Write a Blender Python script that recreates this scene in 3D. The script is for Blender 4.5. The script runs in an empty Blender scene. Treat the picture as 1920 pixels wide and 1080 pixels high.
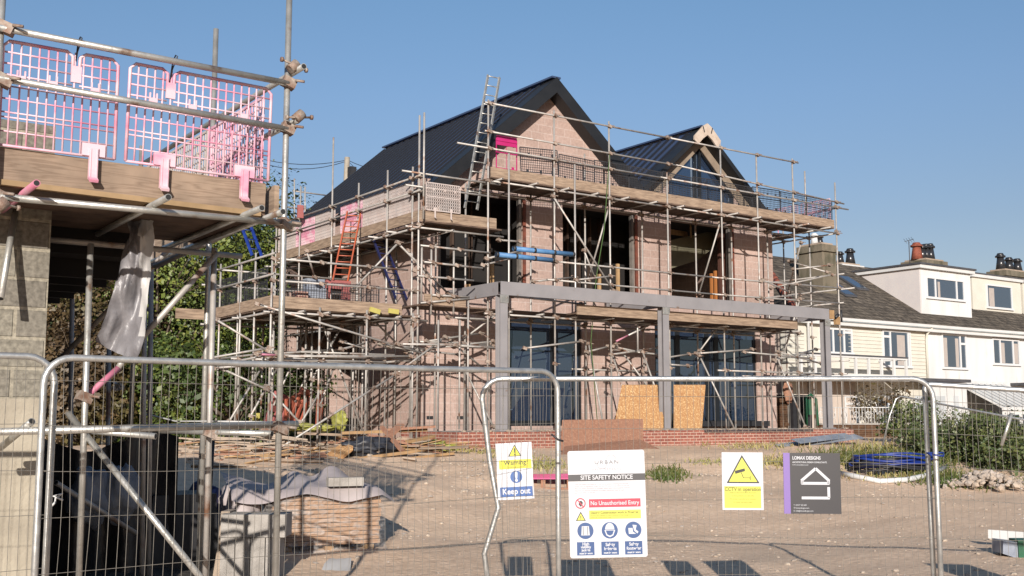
import bpy, math, random
from math import radians as R, sin, cos, pi
from mathutils import Vector, Matrix, noise
random.seed(11)
S = bpy.context.scene
# ---------------------------------------------------------------- camera, sky, sun
F_PX = 2078.0; CZ = 1.66; PITCH = math.atan(243/2078); HEAD = R(34.9)
FH = (sin(HEAD), cos(HEAD)); RH = (cos(HEAD), -sin(HEAD))
cam = bpy.data.cameras.new('camera'); co = bpy.data.objects.new('camera', cam); S.collection.objects.link(co)
cam.sensor_width = 36; cam.lens = 36*F_PX/1920; cam.clip_end = 2000; cam.clip_start = 0.05
co.location = (0, 0, CZ); co.rotation_euler = (pi/2+PITCH, 0, -HEAD); S.camera = co
W = bpy.data.worlds.new('World'); S.world = W; W.use_nodes = True
wn = W.node_tree.nodes; bg = wn['Background']; sky = wn.new('ShaderNodeTexSky'); sky.sky_type = 'NISHITA'
SUN_EL = R(17.5); az = (-FH[0], -FH[1])
sky.sun_disc = False; sky.sun_elevation = SUN_EL; sky.sun_rotation = math.atan2(az[0], az[1])
sky.altitude = 50; sky.air_density = 1.12; sky.dust_density = 0.55; sky.ozone_density = 3.0
wl = W.node_tree.links; wtc = wn.new('ShaderNodeTexCoord'); wsp = wn.new('ShaderNodeSeparateXYZ'); wl.new(wtc.outputs['Generated'], wsp.inputs[0])
wr_ = wn.new('ShaderNodeValToRGB'); wl.new(wsp.outputs[2], wr_.inputs[0]); ce = wr_.color_ramp.elements   # tint by elevation, dimming the lower sky
ce[0].position = .08; ce[0].color = (.84,.70,.72,1); ce[1].position = .40; ce[1].color = (.92,1.0,1.03,1)
for p_, c_ in ((.17,(.84,.745,.775,1)),(.28,(.91,.89,.94,1))): e_ = ce.new(p_); e_.color = c_
wmx = wn.new('ShaderNodeMix'); wmx.data_type = 'RGBA'; wmx.blend_type = 'MULTIPLY'; wmx.inputs[0].default_value = 1; wl.new(sky.outputs[0], wmx.inputs[6]); wl.new(wr_.outputs[0], wmx.inputs[7]); wl.new(wmx.outputs[2], bg.inputs[0]); bg.inputs[1].default_value = 0.080
sd = bpy.data.lights.new('sun', 'SUN'); sd.energy = 4.9; sd.angle = R(0.5); sd.color = (1, 0.925, 0.845)
so = bpy.data.objects.new('sun', sd); S.collection.objects.link(so)
t_ = R(1.0)
tr = Vector((FH[0]*cos(t_)+RH[0]*sin(t_), FH[1]*cos(t_)+RH[1]*sin(t_), -math.tan(SUN_EL)))
so.rotation_euler = tr.to_track_quat('-Z', 'Y').to_euler()
S.view_settings.view_transform = 'Standard'; S.view_settings.look = 'None'
S.view_settings.exposure = 0.62; S.view_settings.gamma = 1
S.cycles.max_bounces = 6; S.cycles.transparent_max_bounces = 12

# ---------------------------------------------------------------- measuring helpers (pixels of the 1920 photo -> points on real planes)
def ray(px, py):
    a = (px-960)/F_PX; b = (540-py)/F_PX
    f = cos(PITCH)-b*sin(PITCH); u = sin(PITCH)+b*cos(PITCH)
    return Vector((FH[0]*f+RH[0]*a, FH[1]*f+RH[1]*a, u))
C0 = Vector((0, 0, CZ))
def pY(px, py, Y): r = ray(px, py); return C0+r*(Y/r.y)
def pX(px, py, X): r = ray(px, py); return C0+r*(X/r.x)
def pD(px, py, D): r = ray(px, py); return C0+r*(D/(r.x*FH[0]+r.y*FH[1]))
def fwd(x, y): return x*FH[0]+y*FH[1]
def lat(x, y): return x*RH[0]+y*RH[1]
def gz(x, y):
    s = min(max((y-9.5)/13.5, 0), 1); z = s*s*(3-2*s)
    d = fwd(x, y)
    if d < 90:
        n = noise.noise(Vector((x*.35, y*.35, 0)))*.07 + noise.noise(Vector((x*1.3, y*1.3, 3)))*.035
        m = math.exp(-((y-17)/2.2)**2)
        n += m*noise.noise(Vector((x*.8, y*.8, 7)))*.16
        k = min(max((y-6)/3, 0), 1)
        if 13 < x < 27.5 and y > 21: k *= .2
        z += n*k
    b = min(max((y-29-0.35*max(x-12, 0))/9, 0), 1)
    if x < 14: z += b*2.2
    return z
def pG(px, py):
    r = ray(px, py); f = r.x*FH[0]+r.y*FH[1]; D = 3
    while D < 90:
        p = C0+r*(D/f)
        if p.z <= gz(p.x, p.y): return p
        D += .04
    return p

# ---------------------------------------------------------------- mesh builder
def wloc(o):
    v = Vector(o.location)
    while o.parent is not None: o = o.parent; v += Vector(o.location)
    return v
class MB:
    def __init__(s): s.v = []; s.f = []; s.m = []; s.sm = []
    def face(s, idx, m=0, sm=False): s.f.append(idx); s.m.append(m); s.sm.append(sm)
    def add(s, vs, fs, m=0, sm=False):
        b = len(s.v); s.v += [Vector(v) for v in vs]
        for f in fs: s.face([b+i for i in f], m, sm)
    def box(s, x0, x1, y0, y1, z0, z1, m=0):
        s.add([(x0,y0,z0),(x1,y0,z0),(x1,y1,z0),(x0,y1,z0),(x0,y0,z1),(x1,y0,z1),(x1,y1,z1),(x0,y1,z1)],
              [(0,3,2,1),(4,5,6,7),(0,1,5,4),(1,2,6,5),(2,3,7,6),(3,0,4,7)], m)
    def bar(s, a, b, w, h, m=0, up=(0,0,1), roll=0):
        a = Vector(a); b = Vector(b); d = (b-a).normalized(); up = Vector(up)
        if abs(d.dot(up)) > .98: up = Vector((0,1,0))
        x = d.cross(up).normalized(); y = x.cross(d)
        if roll: q = Matrix.Rotation(roll, 3, d); x = q@x; y = q@y
        vs = [p+x*i*w/2+y*j*h/2 for p in (a,b) for i,j in ((-1,-1),(1,-1),(1,1),(-1,1))]
        s.add(vs, [(0,1,2,3),(7,6,5,4),(0,4,5,1),(1,5,6,2),(2,6,7,3),(3,7,4,0)], m)
    def path(s, pts, r, n=8, m=0, cap=True, r2=None, closed=False):
        pts = [Vector(p) for p in pts]; L = len(pts); base = len(s.v); prev = None
        for i, p in enumerate(pts):
            if closed: d = pts[(i+1) % L]-pts[i-1]
            else: d = pts[min(i+1, L-1)]-pts[max(i-1, 0)]
            d.normalize()
            if prev is None:
                u = Vector((0,0,1)) if abs(d.z) < .9 else Vector((0,1,0)); x = d.cross(u).normalized()
            else: x = (prev-d*prev.dot(d)).normalized()
            prev = x; y = d.cross(x)
            rr = r if r2 is None else r+(r2-r)*i/(L-1)
            for k in range(n):
                a = 2*pi*k/n; s.v.append(p+x*cos(a)*rr+y*sin(a)*rr)
        for i in range(L if closed else L-1):
            for k in range(n):
                j = (i+1) % L
                s.face([base+i*n+k, base+i*n+(k+1)%n, base+j*n+(k+1)%n, base+j*n+k], m, True)
        if cap and not closed:
            s.face([base+k for k in range(n)][::-1], m); s.face([base+(L-1)*n+k for k in range(n)], m)
    def tube(s, a, b, r=.024, n=8, m=0, hollow=False):
        s.path([a, b], r, n, m, cap=not hollow)
        if hollow:   # open pipe ends with a dark bore
            a = Vector(a); b = Vector(b); d = (b-a).normalized()
            for p, q in ((a, d), (b, -d)):
                s.path([p+q*.0, p+q*.06], r*.8, n, m, cap=False)
                s.ring(p, d, r*.8, r, n, m); s.disc(p+q*.06, d, r*.8, n, 1)
    def ring(s, c, d, r0, r1, n, m):
        u = Vector((0,0,1)) if abs(d.z) < .9 else Vector((0,1,0)); x = d.cross(u).normalized(); y = d.cross(x); b = len(s.v)
        for k in range(n):
            a = 2*pi*k/n; e = x*cos(a)+y*sin(a); s.v.append(c+e*r0); s.v.append(c+e*r1)
        for k in range(n): j = (k+1)%n; s.face([b+2*k, b+2*k+1, b+2*j+1, b+2*j], m)
    def disc(s, c, d, r, n=12, m=0):
        d = Vector(d).normalized(); c = Vector(c)
        u = Vector((0,0,1)) if abs(d.z) < .9 else Vector((0,1,0)); x = d.cross(u).normalized(); y = d.cross(x); b = len(s.v)
        for k in range(n): a = 2*pi*k/n; s.v.append(c+(x*cos(a)+y*sin(a))*r)
        s.face([b+k for k in range(n)], m)
    def prism(s, poly, vec, m=0):   # poly: 3D points, extruded by vec
        n = len(poly); vec = Vector(vec); P = [Vector(p) for p in poly]
        s.add(P+[p+vec for p in P], [tuple(range(n))[::-1], tuple(range(n, 2*n))]+[(i,(i+1)%n,n+(i+1)%n,n+i) for i in range(n)], m)
    def coupler(s, p, m=1):
        p = Vector(p); w = .05
        a = random.uniform(-.4, .4)
        s.bar(p+Vector((cos(a)*w, sin(a)*w, -.02)), p-Vector((cos(a)*w, sin(a)*w, -.02)), .085, .075, m)
        s.tube(p+Vector((.03, -.06, .01)), p+Vector((.09, -.10, .0)), .012, 5, m)
    def rock(s, c, r, m=0, seed=0, flat=.6):
        rnd = random.Random(seed); b = len(s.v)
        ph = (1+5**.5)/2
        vs = [(-1,ph,0),(1,ph,0),(-1,-ph,0),(1,-ph,0),(0,-1,ph),(0,1,ph),(0,-1,-ph),(0,1,-ph),(ph,0,-1),(ph,0,1),(-ph,0,-1),(-ph,0,1)]
        fs = [(0,11,5),(0,5,1),(0,1,7),(0,7,10),(0,10,11),(1,5,9),(5,11,4),(11,10,2),(10,7,6),(7,1,8),(3,9,4),(3,4,2),(3,2,6),(3,6,8),(3,8,9),(4,9,5),(2,4,11),(6,2,10),(8,6,7),(9,8,1)]
        q = Matrix.Rotation(rnd.uniform(0,6), 3, 'Z')@Matrix.Rotation(rnd.uniform(0,6), 3, 'X')
        sx = rnd.uniform(.7,1.4)
        for v in vs:
            p = q@Vector(v)*(r/1.9*rnd.uniform(.7,1.2)); p.x *= sx; p.z *= flat; s.v.append(Vector(c)+p)
        for f in fs: s.face([b+i for i in f], m)
    def build(s, name, mats, parent=None, org=None, **tags):
        if not isinstance(mats, (list, tuple)): mats = [mats]
        if org is None:
            if parent is not None: org = wloc(parent)
            else:
                n = len(s.v) or 1
                org = Vector((sum(v.x for v in s.v)/n, sum(v.y for v in s.v)/n, min(v.z for v in s.v)))
        org = Vector(org)
        me = bpy.data.meshes.new(name); me.from_pydata([v-org for v in s.v], [], s.f)
        for mt in mats: me.materials.append(mt)
        me.polygons.foreach_set('material_index', s.m); me.polygons.foreach_set('use_smooth', s.sm); me.update()
        o = bpy.data.objects.new(name, me); S.collection.objects.link(o)
        if parent is not None:
            o.parent = parent
            o.location = org-wloc(parent)
        else: o.location = org
        for k, v in tags.items(): o[k] = v
        return o
def tag(o, label, cat, group=None):
    o['label'] = label; o['category'] = cat
    if group: o['group'] = group
    return o
def thing(name, loc, label, cat, group=None):
    o = bpy.data.objects.new(name, None); S.collection.objects.link(o); o.location = loc; o.empty_display_size = .2
    return tag(o, label, cat, group)
def struct(mb, name, mats, kind='structure'):
    o = mb.build(name, mats, org=(0,0,0)); o['kind'] = kind; return o
def dup(o, loc=None, rz=None, label=None, scale=None, parent=None):
    c = o.copy(); S.collection.objects.link(c)
    if parent is not None: c.parent = parent
    if loc is not None: c.location = loc
    if rz is not None: c.rotation_euler = (0, 0, rz)
    if scale is not None: c.scale = scale if not isinstance(scale, float) else (scale,)*3
    if label: c['label'] = label
    for ch in o.children: dup(ch, parent=c)
    return c

# ---------------------------------------------------------------- materials
def srgb0(r, g, b):
    f = lambda c: (c/255/12.92) if c/255 <= .04045 else ((c/255+.055)/1.055)**2.4
    return (f(r), f(g), f(b), 1)
def srgb(r, g, b, k=.48):   # picture colour of a sunlit face -> base colour
    return tuple(c*k for c in srgb0(r, g, b)[:3])+(1,)
def mat(name, c1, c2=None, scale=4, rough=.8, metal=0, bump=0, bscale=None, detail=6, spec=.5, stretch=None, lo=.35, hi=.65, c3=None, s3=30, lo3=.6, hi3=.7, coord='Object', em=None):
    m = bpy.data.materials.new(name); m.use_nodes = True; nt = m.node_tree; N = nt.nodes; L = nt.links; b = N['Principled BSDF']
    b.inputs['Roughness'].default_value = rough; b.inputs['Metallic'].default_value = metal; b.inputs['Specular IOR Level'].default_value = spec
    c1 = tuple(c1)[:3]+(1,); b.inputs['Base Color'].default_value = c1
    tc = N.new('ShaderNodeTexCoord'); src = tc.outputs[coord]
    if stretch:
        mp = N.new('ShaderNodeMapping'); mp.inputs['Scale'].default_value = stretch; L.new(src, mp.inputs[0]); src = mp.outputs[0]
    if c2:
        n = N.new('ShaderNodeTexNoise'); n.inputs['Scale'].default_value = scale; n.inputs['Detail'].default_value = detail; L.new(src, n.inputs[0])
        r = N.new('ShaderNodeValToRGB'); r.color_ramp.elements[0].position = lo; r.color_ramp.elements[1].position = hi
        r.color_ramp.elements[0].color = c1; r.color_ramp.elements[1].color = tuple(c2)[:3]+(1,)
        L.new(n.outputs[0], r.inputs[0]); out = r.outputs[0]
        if c3:
            n3 = N.new('ShaderNodeTexNoise'); n3.inputs['Scale'].default_value = s3; n3.inputs['Detail'].default_value = 4; L.new(src, n3.inputs[0])
            mr = N.new('ShaderNodeMapRange'); mr.inputs[1].default_value = lo3; mr.inputs[2].default_value = hi3; L.new(n3.outputs[0], mr.inputs[0])
            mx = N.new('ShaderNodeMix'); mx.data_type = 'RGBA'; L.new(mr.outputs[0], mx.inputs[0]); L.new(out, mx.inputs[6]); mx.inputs[7].default_value = tuple(c3)[:3]+(1,); out = mx.outputs[2]
        L.new(out, b.inputs['Base Color'])
    if bump:
        nb = N.new('ShaderNodeTexNoise'); nb.inputs['Scale'].default_value = bscale or scale*3; nb.inputs['Detail'].default_value = 8; L.new(src, nb.inputs[0])
        bm = N.new('ShaderNodeBump'); bm.inputs['Strength'].default_value = bump; bm.inputs['Distance'].default_value = .02; L.new(nb.outputs[0], bm.inputs['Height']); L.new(bm.outputs[0], b.inputs['Normal'])
    return m
def masonry(name, c1, c2, mortar, bw, bh, mw, bias=0, rough=.9, noise_amt=.35, nscale=9, bump=.4, offs=.5):
    m = bpy.data.materials.new(name); m.use_nodes = True; nt = m.node_tree; N = nt.nodes; L = nt.links; b = N['Principled BSDF']; b.inputs['Roughness'].default_value = rough
    b.inputs['Specular IOR Level'].default_value = .2
    g = N.new('ShaderNodeNewGeometry'); sp = N.new('ShaderNodeSeparateXYZ'); L.new(g.outputs['Position'], sp.inputs[0])
    ad = N.new('ShaderNodeMath'); L.new(sp.outputs[0], ad.inputs[0]); L.new(sp.outputs[1], ad.inputs[1])
    cb = N.new('ShaderNodeCombineXYZ'); L.new(ad.outputs[0], cb.inputs[0]); L.new(sp.outputs[2], cb.inputs[1])
    bt = N.new('ShaderNodeTexBrick'); L.new(cb.outputs[0], bt.inputs[0]); bt.offset = offs
    bt.inputs['Scale'].default_value = 1; bt.inputs['Brick Width'].default_value = bw; bt.inputs['Row Height'].default_value = bh
    bt.inputs['Mortar Size'].default_value = mw; bt.inputs['Mortar Smooth'].default_value = .3; bt.inputs['Bias'].default_value = bias
    bt.inputs['Color1'].default_value = c1; bt.inputs['Color2'].default_value = c2; bt.inputs['Mortar'].default_value = mortar
    n = N.new('ShaderNodeTexNoise'); n.inputs['Scale'].default_value = nscale; n.inputs['Detail'].default_value = 7; L.new(g.outputs['Position'], n.inputs[0])
    n2 = N.new('ShaderNodeTexNoise'); n2.inputs['Scale'].default_value = .7; n2.inputs['Detail'].default_value = 3; L.new(g.outputs['Position'], n2.inputs[0])
    mr = N.new('ShaderNodeMapRange'); mr.inputs[1].default_value = .3; mr.inputs[2].default_value = .7; mr.inputs[3].default_value = 1-noise_amt; mr.inputs[4].default_value = 1+noise_amt*.6; L.new(n.outputs[0], mr.inputs[0])
    mr2 = N.new('ShaderNodeMapRange'); mr2.inputs[1].default_value = .3; mr2.inputs[2].default_value = .7; mr2.inputs[3].default_value = .82; mr2.inputs[4].default_value = 1.12; L.new(n2.outputs[0], mr2.inputs[0])
    mu = N.new('ShaderNodeMath'); mu.operation = 'MULTIPLY'; L.new(mr.outputs[0], mu.inputs[0]); L.new(mr2.outputs[0], mu.inputs[1])
    vm = N.new('ShaderNodeVectorMath'); vm.operation = 'SCALE'; L.new(bt.outputs[0], vm.inputs[0]); L.new(mu.outputs[0], vm.inputs['Scale']); L.new(vm.outputs[0], b.inputs['Base Color'])
    bm = N.new('ShaderNodeBump'); bm.inputs['Strength'].default_value = bump; bm.inputs['Distance'].default_value = .012; bm.invert = True
    a2 = N.new('ShaderNodeMath'); a2.operation = 'MULTIPLY_ADD'; L.new(n.outputs[0], a2.inputs[0]); a2.inputs[1].default_value = -.5; L.new(bt.outputs[1], a2.inputs[2])
    L.new(a2.outputs[0], bm.inputs['Height']); L.new(bm.outputs[0], b.inputs['Normal'])
    return m
def glassy(name, c, ior=1.9, rough=.03):
    m = bpy.data.materials.new(name); m.use_nodes = True; b = m.node_tree.nodes['Principled BSDF']
    b.inputs['Base Color'].default_value = tuple(c)[:3]+(1,); b.inputs['Roughness'].default_value = rough; b.inputs['IOR'].default_value = ior; b.inputs['Specular Tint'].default_value = (.62,.80,1,1)
    return m
M = {}
M['galv'] = mat('galvanised_steel', (.33,.325,.30), (.46,.45,.42), 7, .42, .65, .15, 30, c3=(.22,.15,.11), s3=5, lo3=.62, hi3=.72)
M['galv2'] = mat('weathered_galvanised_tube', (.285,.268,.247), (.43,.405,.375), 3, .55, .4, .1, 30, c3=(.20,.11,.07), s3=3, lo3=.56, hi3=.68)
M['fence'] = mat('fence_galvanised', (.34,.345,.34), (.50,.50,.48), 12, .38, .7, .1, 40)
M['wire'] = mat('fence_wire', (.13,.12,.105), (.19,.175,.15), 20, .6, .2)
M['rust'] = mat('rusty_coupler', (.30,.26,.22), (.16,.09,.06), 14, .7, .3, .3, 40)
M['bore'] = mat('dark_bore', (.01,.01,.01))
M['pinkpaint'] = mat('pink_paint', (.42,.13,.20), (.34,.17,.21), 9, .6)
M['whitepole'] = mat('bright_steel', (.42,.40,.38), (.34,.32,.30), 4, .4, .35)
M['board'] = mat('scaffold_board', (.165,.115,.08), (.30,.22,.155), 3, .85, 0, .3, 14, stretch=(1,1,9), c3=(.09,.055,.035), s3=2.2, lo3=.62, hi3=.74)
M['boarddark'] = mat('deck_board_painted_shade', (.055,.034,.024), (.11,.07,.048), 4, .9, 0, .2, 14)  # board brown darkened to hold the shade under the decks
M['wood'] = mat('fresh_timber', (.30,.185,.085), (.22,.13,.06), 5, .8, 0, .2, 20)
M['woodedge'] = mat('board_end_timber', (.27,.18,.095), (.21,.14,.07), 6, .8)
M['stud'] = mat('pale_timber_stud', (.34,.22,.11), (.26,.165,.08), 4, .8)
M['block'] = masonry('pink_concrete_block', srgb(224,195,182), srgb(214,185,172), srgb(236,214,203), .45, .225, .010, noise_amt=.15, nscale=14, bump=.2)
M['greyblock'] = masonry('grey_concrete_block', srgb(160,154,140,.56), srgb(140,134,124,.56), srgb(182,174,156,.56), .45, .225, .016, noise_amt=.4, nscale=30, bump=.8)
M['brick'] = masonry('red_brick', srgb(186,118,100,.52), srgb(158,96,84,.52), srgb(214,182,164,.6), .225, .075, .010, noise_amt=.25, nscale=20)
M['bluebrick'] = masonry('blue_brick', srgb(80,74,80), srgb(96,86,88), srgb(180,150,130), .225, .075, .010)
M['oldbrick'] = masonry('old_garden_brick', srgb(120,84,62), srgb(98,72,54), srgb(130,104,80), .225, .075, .012, noise_amt=.4)
M['render'] = mat('cream_render_coat', srgb(196,186,166,.62), srgb(176,166,148,.6), 3, .9, 0, .3, 30)
M['conc'] = mat('grey_concrete', (.22,.203,.183), (.31,.288,.262), 8, .95, 0, .5, 60)
M['cope'] = mat('mortar_bed', (.32,.25,.19), (.24,.19,.145), 5, .95, 0, .5, 40)
M['roof'] = mat('dark_blue_grey_metal_roof', (.034,.052,.105), (.042,.064,.125), 1.5, .38, .15)
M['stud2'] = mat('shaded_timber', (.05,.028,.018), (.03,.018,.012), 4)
M['seam'] = mat('dark_standing_seam', (.008,.009,.013), None, rough=.5)
M['fascia'] = mat('black_metal_fascia', (.010,.011,.013), (.015,.016,.018), 2, .5, .2)
M['black'] = mat('black_plastic', (.012,.012,.014), (.02,.02,.022), 6, .55)
M['interiorshade'] = mat('interior_shade_brown', (.010,.008,.007), (.006,.005,.005), 3, .9)  # near-black brown painting unlit interiors and the soffit as shade
M['frame'] = mat('black_window_frame', (.010,.012,.015), None, rough=.35)
M['glass'] = glassy('door_glass', (.016,.026,.048), 2.5, .015)
M['steel'] = mat('primer_grey_steel', (.225,.215,.22), (.195,.187,.192), 2, .55, .1, c3=srgb(150,130,115), s3=4, lo3=.66, hi3=.74)
M['pink'] = mat('pink_guard_plastic', srgb(240,150,180,.6), srgb(246,184,204,.6), 3, .5, stretch=(1,1,2), c3=srgb(252,214,224,.6), s3=2.5, lo3=.42, hi3=.56)
M['whiteguard'] = mat('faded_white_guard_plastic', srgb(232,214,206), srgb(240,228,222), 3, .6)
M['magenta'] = mat('magenta_plastic', srgb(226,52,140), srgb(214,40,120), 2, .45)
M['blackguard'] = mat('black_guard_plastic', (.018,.018,.02), (.03,.03,.034), 4, .5)
M['orange'] = mat('orange_plastic', srgb(222,128,98,.44), srgb(200,106,84,.44), 4, .5)
M['red'] = mat('red_pink_plastic', srgb(214,132,126,.44), srgb(196,112,108,.44), 4, .5)
M['ladderorange'] = mat('orange_painted_ladder', srgb(228,112,62), srgb(214,120,96), 3, .5)
M['blue'] = mat('blue_plastic', srgb(34,70,170), srgb(24,52,140), 5, .45)
M['lightblue'] = mat('light_blue_foam', srgb(112,168,222), srgb(92,148,206), 8, .6)
M['navy'] = mat('navy_painted_steel', srgb(38,42,92), srgb(50,54,110), 5, .5)
M['yellow'] = mat('yellow_bag_plastic', srgb(190,190,84,.42), srgb(206,204,120,.42), 8, .4)
M['paleyellow'] = mat('pale_yellow_insulation', srgb(226,214,120), srgb(214,200,104), 8, .8)
M['osb'] = mat('orange_osb', srgb(216,168,114,.54), srgb(194,140,90,.54), 16, .8, 0, .2, 60, c3=srgb(240,204,150,.6), s3=26, lo3=.54, hi3=.66)
M['osb2'] = mat('weathered_osb', srgb(192,142,114), srgb(172,122,98), 18, .85, 0, .2, 60, c3=srgb(206,160,128), s3=26, lo3=.56, hi3=.68)
M['white'] = mat('white_paint', (.50,.50,.49), (.45,.45,.44), 2, .55)
M['cream'] = mat('cream_board', (.49,.47,.41), (.46,.44,.38), 2, .7)
M['whitewall'] = mat('white_render', (.52,.525,.52), (.46,.46,.45), 1.4, .8, stretch=(1.5,1.5,.35), c3=(.40,.39,.36), s3=2.2, lo3=.60, hi3=.78)
M['pinkwall'] = mat('pale_pink_render', (.38,.32,.275), (.42,.36,.31), 1.2, .8)
M['upvc'] = mat('white_window_frame', (.52,.52,.52), None, rough=.3)
M['winglass'] = glassy('house_window_glass', (.05,.065,.085), 2.2, .03)
M['curtain'] = mat('pale_curtain', (.36,.32,.29), (.26,.23,.21), 10, .9, stretch=(6,6,.3))
M['lead'] = mat('dark_flat_roof', (.04,.04,.045), (.06,.06,.065), 3, .6)
M['stucco'] = mat('stained_chimney_render', srgb(150,138,118), srgb(124,116,98), 1.6, .95, 0, .4, 20, stretch=(1,1,.4), c3=srgb(100,96,76), s3=3, lo3=.5, hi3=.66)
M['terracotta'] = mat('terracotta', srgb(176,96,70), srgb(140,72,54), 8, .8)
M['blackpot'] = mat('black_chimney_pot', (.02,.02,.022), None, rough=.25)
M['plank'] = mat('sawn_plank_stack', (.33,.205,.125), (.24,.14,.08), 4, .8, stretch=(1,1,14))
M['tarpdark'] = mat('dark_grey_tarpaulin', srgb(70,74,84), srgb(48,50,58), 6, .5, 0, .5, 10)
M['tarp'] = mat('grey_pink_tarpaulin', (.36,.315,.305), (.29,.25,.245), 3, .6, 0, .3, 8)
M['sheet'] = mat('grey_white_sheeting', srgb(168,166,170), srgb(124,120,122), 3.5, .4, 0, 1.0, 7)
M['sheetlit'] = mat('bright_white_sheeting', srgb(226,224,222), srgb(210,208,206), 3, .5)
M['bag'] = mat('whitish_rubble_bag', srgb(190,196,206), srgb(160,168,184), 6, .6, 0, .5, 14)  # blue cast of shade mixed into the sack colour
M['green'] = mat('green_plastic', srgb(30,120,80), srgb(20,96,64), 5, .5)
M['zinc'] = mat('corrugated_zinc', (.36,.38,.41), (.26,.28,.31), 4, .45, .6)
M['signwhite'] = mat('sign_white', srgb(238,240,246), None, rough=.35)
M['signyellow'] = mat('sign_yellow', srgb(244,240,20), None, rough=.4)
M['signyellow2'] = mat('sign_pale_yellow', srgb(240,240,90), None, rough=.4)
M['signblue'] = mat('sign_blue', srgb(20,96,178), None, rough=.4)
M['signnavy'] = mat('sign_navy', srgb(36,86,150), None, rough=.4)
M['signblack'] = mat('sign_charcoal', srgb(58,57,62), None, rough=.4)
M['ink'] = mat('sign_ink', srgb(30,30,28), None, rough=.5)
M['inkgrey'] = mat('sign_grey_ink', srgb(120,124,130), None, rough=.5)
M['inkpink'] = mat('small_print_ink', srgb(178,160,172), None, rough=.5)
M['olive'] = mat('olive_print_ink', srgb(128,122,20), None, rough=.5)
M['signred'] = mat('sign_red', srgb(214,44,80), None, rough=.4)
M['purple'] = mat('sign_purple', srgb(150,120,200), None, rough=.4)
def leafmat(name, a, b, c, sc=.5):
    g_ = {'ivy_green_leaves':1.5,'hedge_leaves':1.35,'dark_green_leaves':1.2}.get(name, 1); a, b, c = [(v[0]*g_*1.08, v[1]*g_, v[2]*g_*.8) for v in (a, b, c)]
    m = mat(name, a, b, sc, .55, c3=c, s3=sc*5, lo3=.52, hi3=.66, coord='Generated' if False else 'Object', detail=3, lo=.42, hi=.58)
    bs = m.node_tree.nodes['Principled BSDF']; bs.inputs['Subsurface Weight'].default_value = 0
    return m
M['leaf1'] = leafmat('ivy_green_leaves', (0.0310,0.0527,0.0112), (0.0589,0.0837,0.0155), (0.0992,0.1116,0.0217))
M['leaf2'] = leafmat('dark_green_leaves', (0.0186,0.0372,0.0112), (0.0372,0.0589,0.0136), (0.0620,0.0806,0.0186))
M['leaf3'] = leafmat('brown_bramble_leaves', (0.0496,0.0341,0.0186), (0.0620,0.0589,0.0186), (0.0930,0.0620,0.0310))
M['leaf4'] = leafmat('hedge_leaves', (0.0279,0.0465,0.0155), (0.0527,0.0713,0.0248), (0.0930,0.1054,0.0434), 1)
M['weed'] = leafmat('weed_leaves', (0.0434,0.0744,0.0155), (0.0744,0.0930,0.0248), (0.1240,0.1116,0.0496), 2)
M['drygrass'] = leafmat('dry_grass', (.24,.20,.09), (.16,.17,.06), (.30,.26,.14), 2)
M['bark'] = mat('bark', (.07,.05,.035), (.11,.085,.06), 8, .9)
M['slate'] = masonry('mossy_slate', srgb0(98,90,80), srgb0(74,68,62), srgb0(56,52,46), .3, .14, .012, noise_amt=.5, nscale=5, bump=.6)
M['stone'] = mat('chalk_flint', (.40,.33,.26), (.27,.21,.16), 3, .9)
M['stone2'] = mat('pale_rubble', (.34,.29,.25), (.25,.21,.175), 3, .9)

def knotty():
    m = bpy.data.materials.new('knotty_toe_board'); m.use_nodes = True; N = m.node_tree.nodes; L = m.node_tree.links; b = N['Principled BSDF']; b.inputs['Roughness'].default_value = .85
    g = N.new('ShaderNodeNewGeometry'); mp = N.new('ShaderNodeMapping'); mp.inputs['Scale'].default_value = (.22,.22,3.4); L.new(g.outputs['Position'], mp.inputs[0])
    n = N.new('ShaderNodeTexNoise'); n.inputs['Scale'].default_value = 2.6; n.inputs['Detail'].default_value = 3.5; L.new(mp.outputs[0], n.inputs[0])
    f = N.new('ShaderNodeMath'); f.operation = 'MULTIPLY'; f.inputs[1].default_value = 26; L.new(n.outputs[0], f.inputs[0])
    fr = N.new('ShaderNodeMath'); fr.operation = 'PINGPONG'; fr.inputs[1].default_value = 1; L.new(f.outputs[0], fr.inputs[0])
    r = N.new('ShaderNodeValToRGB'); r.color_ramp.elements[0].color = (.165,.115,.080,1); r.color_ramp.elements[1].color = (.225,.163,.116,1); r.color_ramp.elements[0].position = .0; r.color_ramp.elements[1].position = .55; L.new(fr.outputs[0], r.inputs[0])
    v = N.new('ShaderNodeTexVoronoi'); v.inputs['Scale'].default_value = 3.1; L.new(g.outputs['Position'], v.inputs[0])
    k = N.new('ShaderNodeMapRange'); k.inputs[1].default_value = .06; k.inputs[2].default_value = .17; k.inputs[3].default_value = .45; k.inputs[4].default_value = 1; L.new(v.outputs[0], k.inputs[0])
    n2 = N.new('ShaderNodeTexNoise'); n2.inputs['Scale'].default_value = 5; n2.inputs['Detail'].default_value = 8; L.new(g.outputs['Position'], n2.inputs[0])
    k2 = N.new('ShaderNodeMapRange'); k2.inputs[1].default_value = .3; k2.inputs[2].default_value = .7; k2.inputs[3].default_value = .75; k2.inputs[4].default_value = 1.15; L.new(n2.outputs[0], k2.inputs[0])
    q = N.new('ShaderNodeMath'); q.operation = 'MULTIPLY'; L.new(k.outputs[0], q.inputs[0]); L.new(k2.outputs[0], q.inputs[1])
    s_ = N.new('ShaderNodeVectorMath'); s_.operation = 'SCALE'; L.new(r.outputs[0], s_.inputs[0]); L.new(q.outputs[0], s_.inputs['Scale']); L.new(s_.outputs[0], b.inputs['Base Color']); return m
M['knotty'] = knotty()
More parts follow.
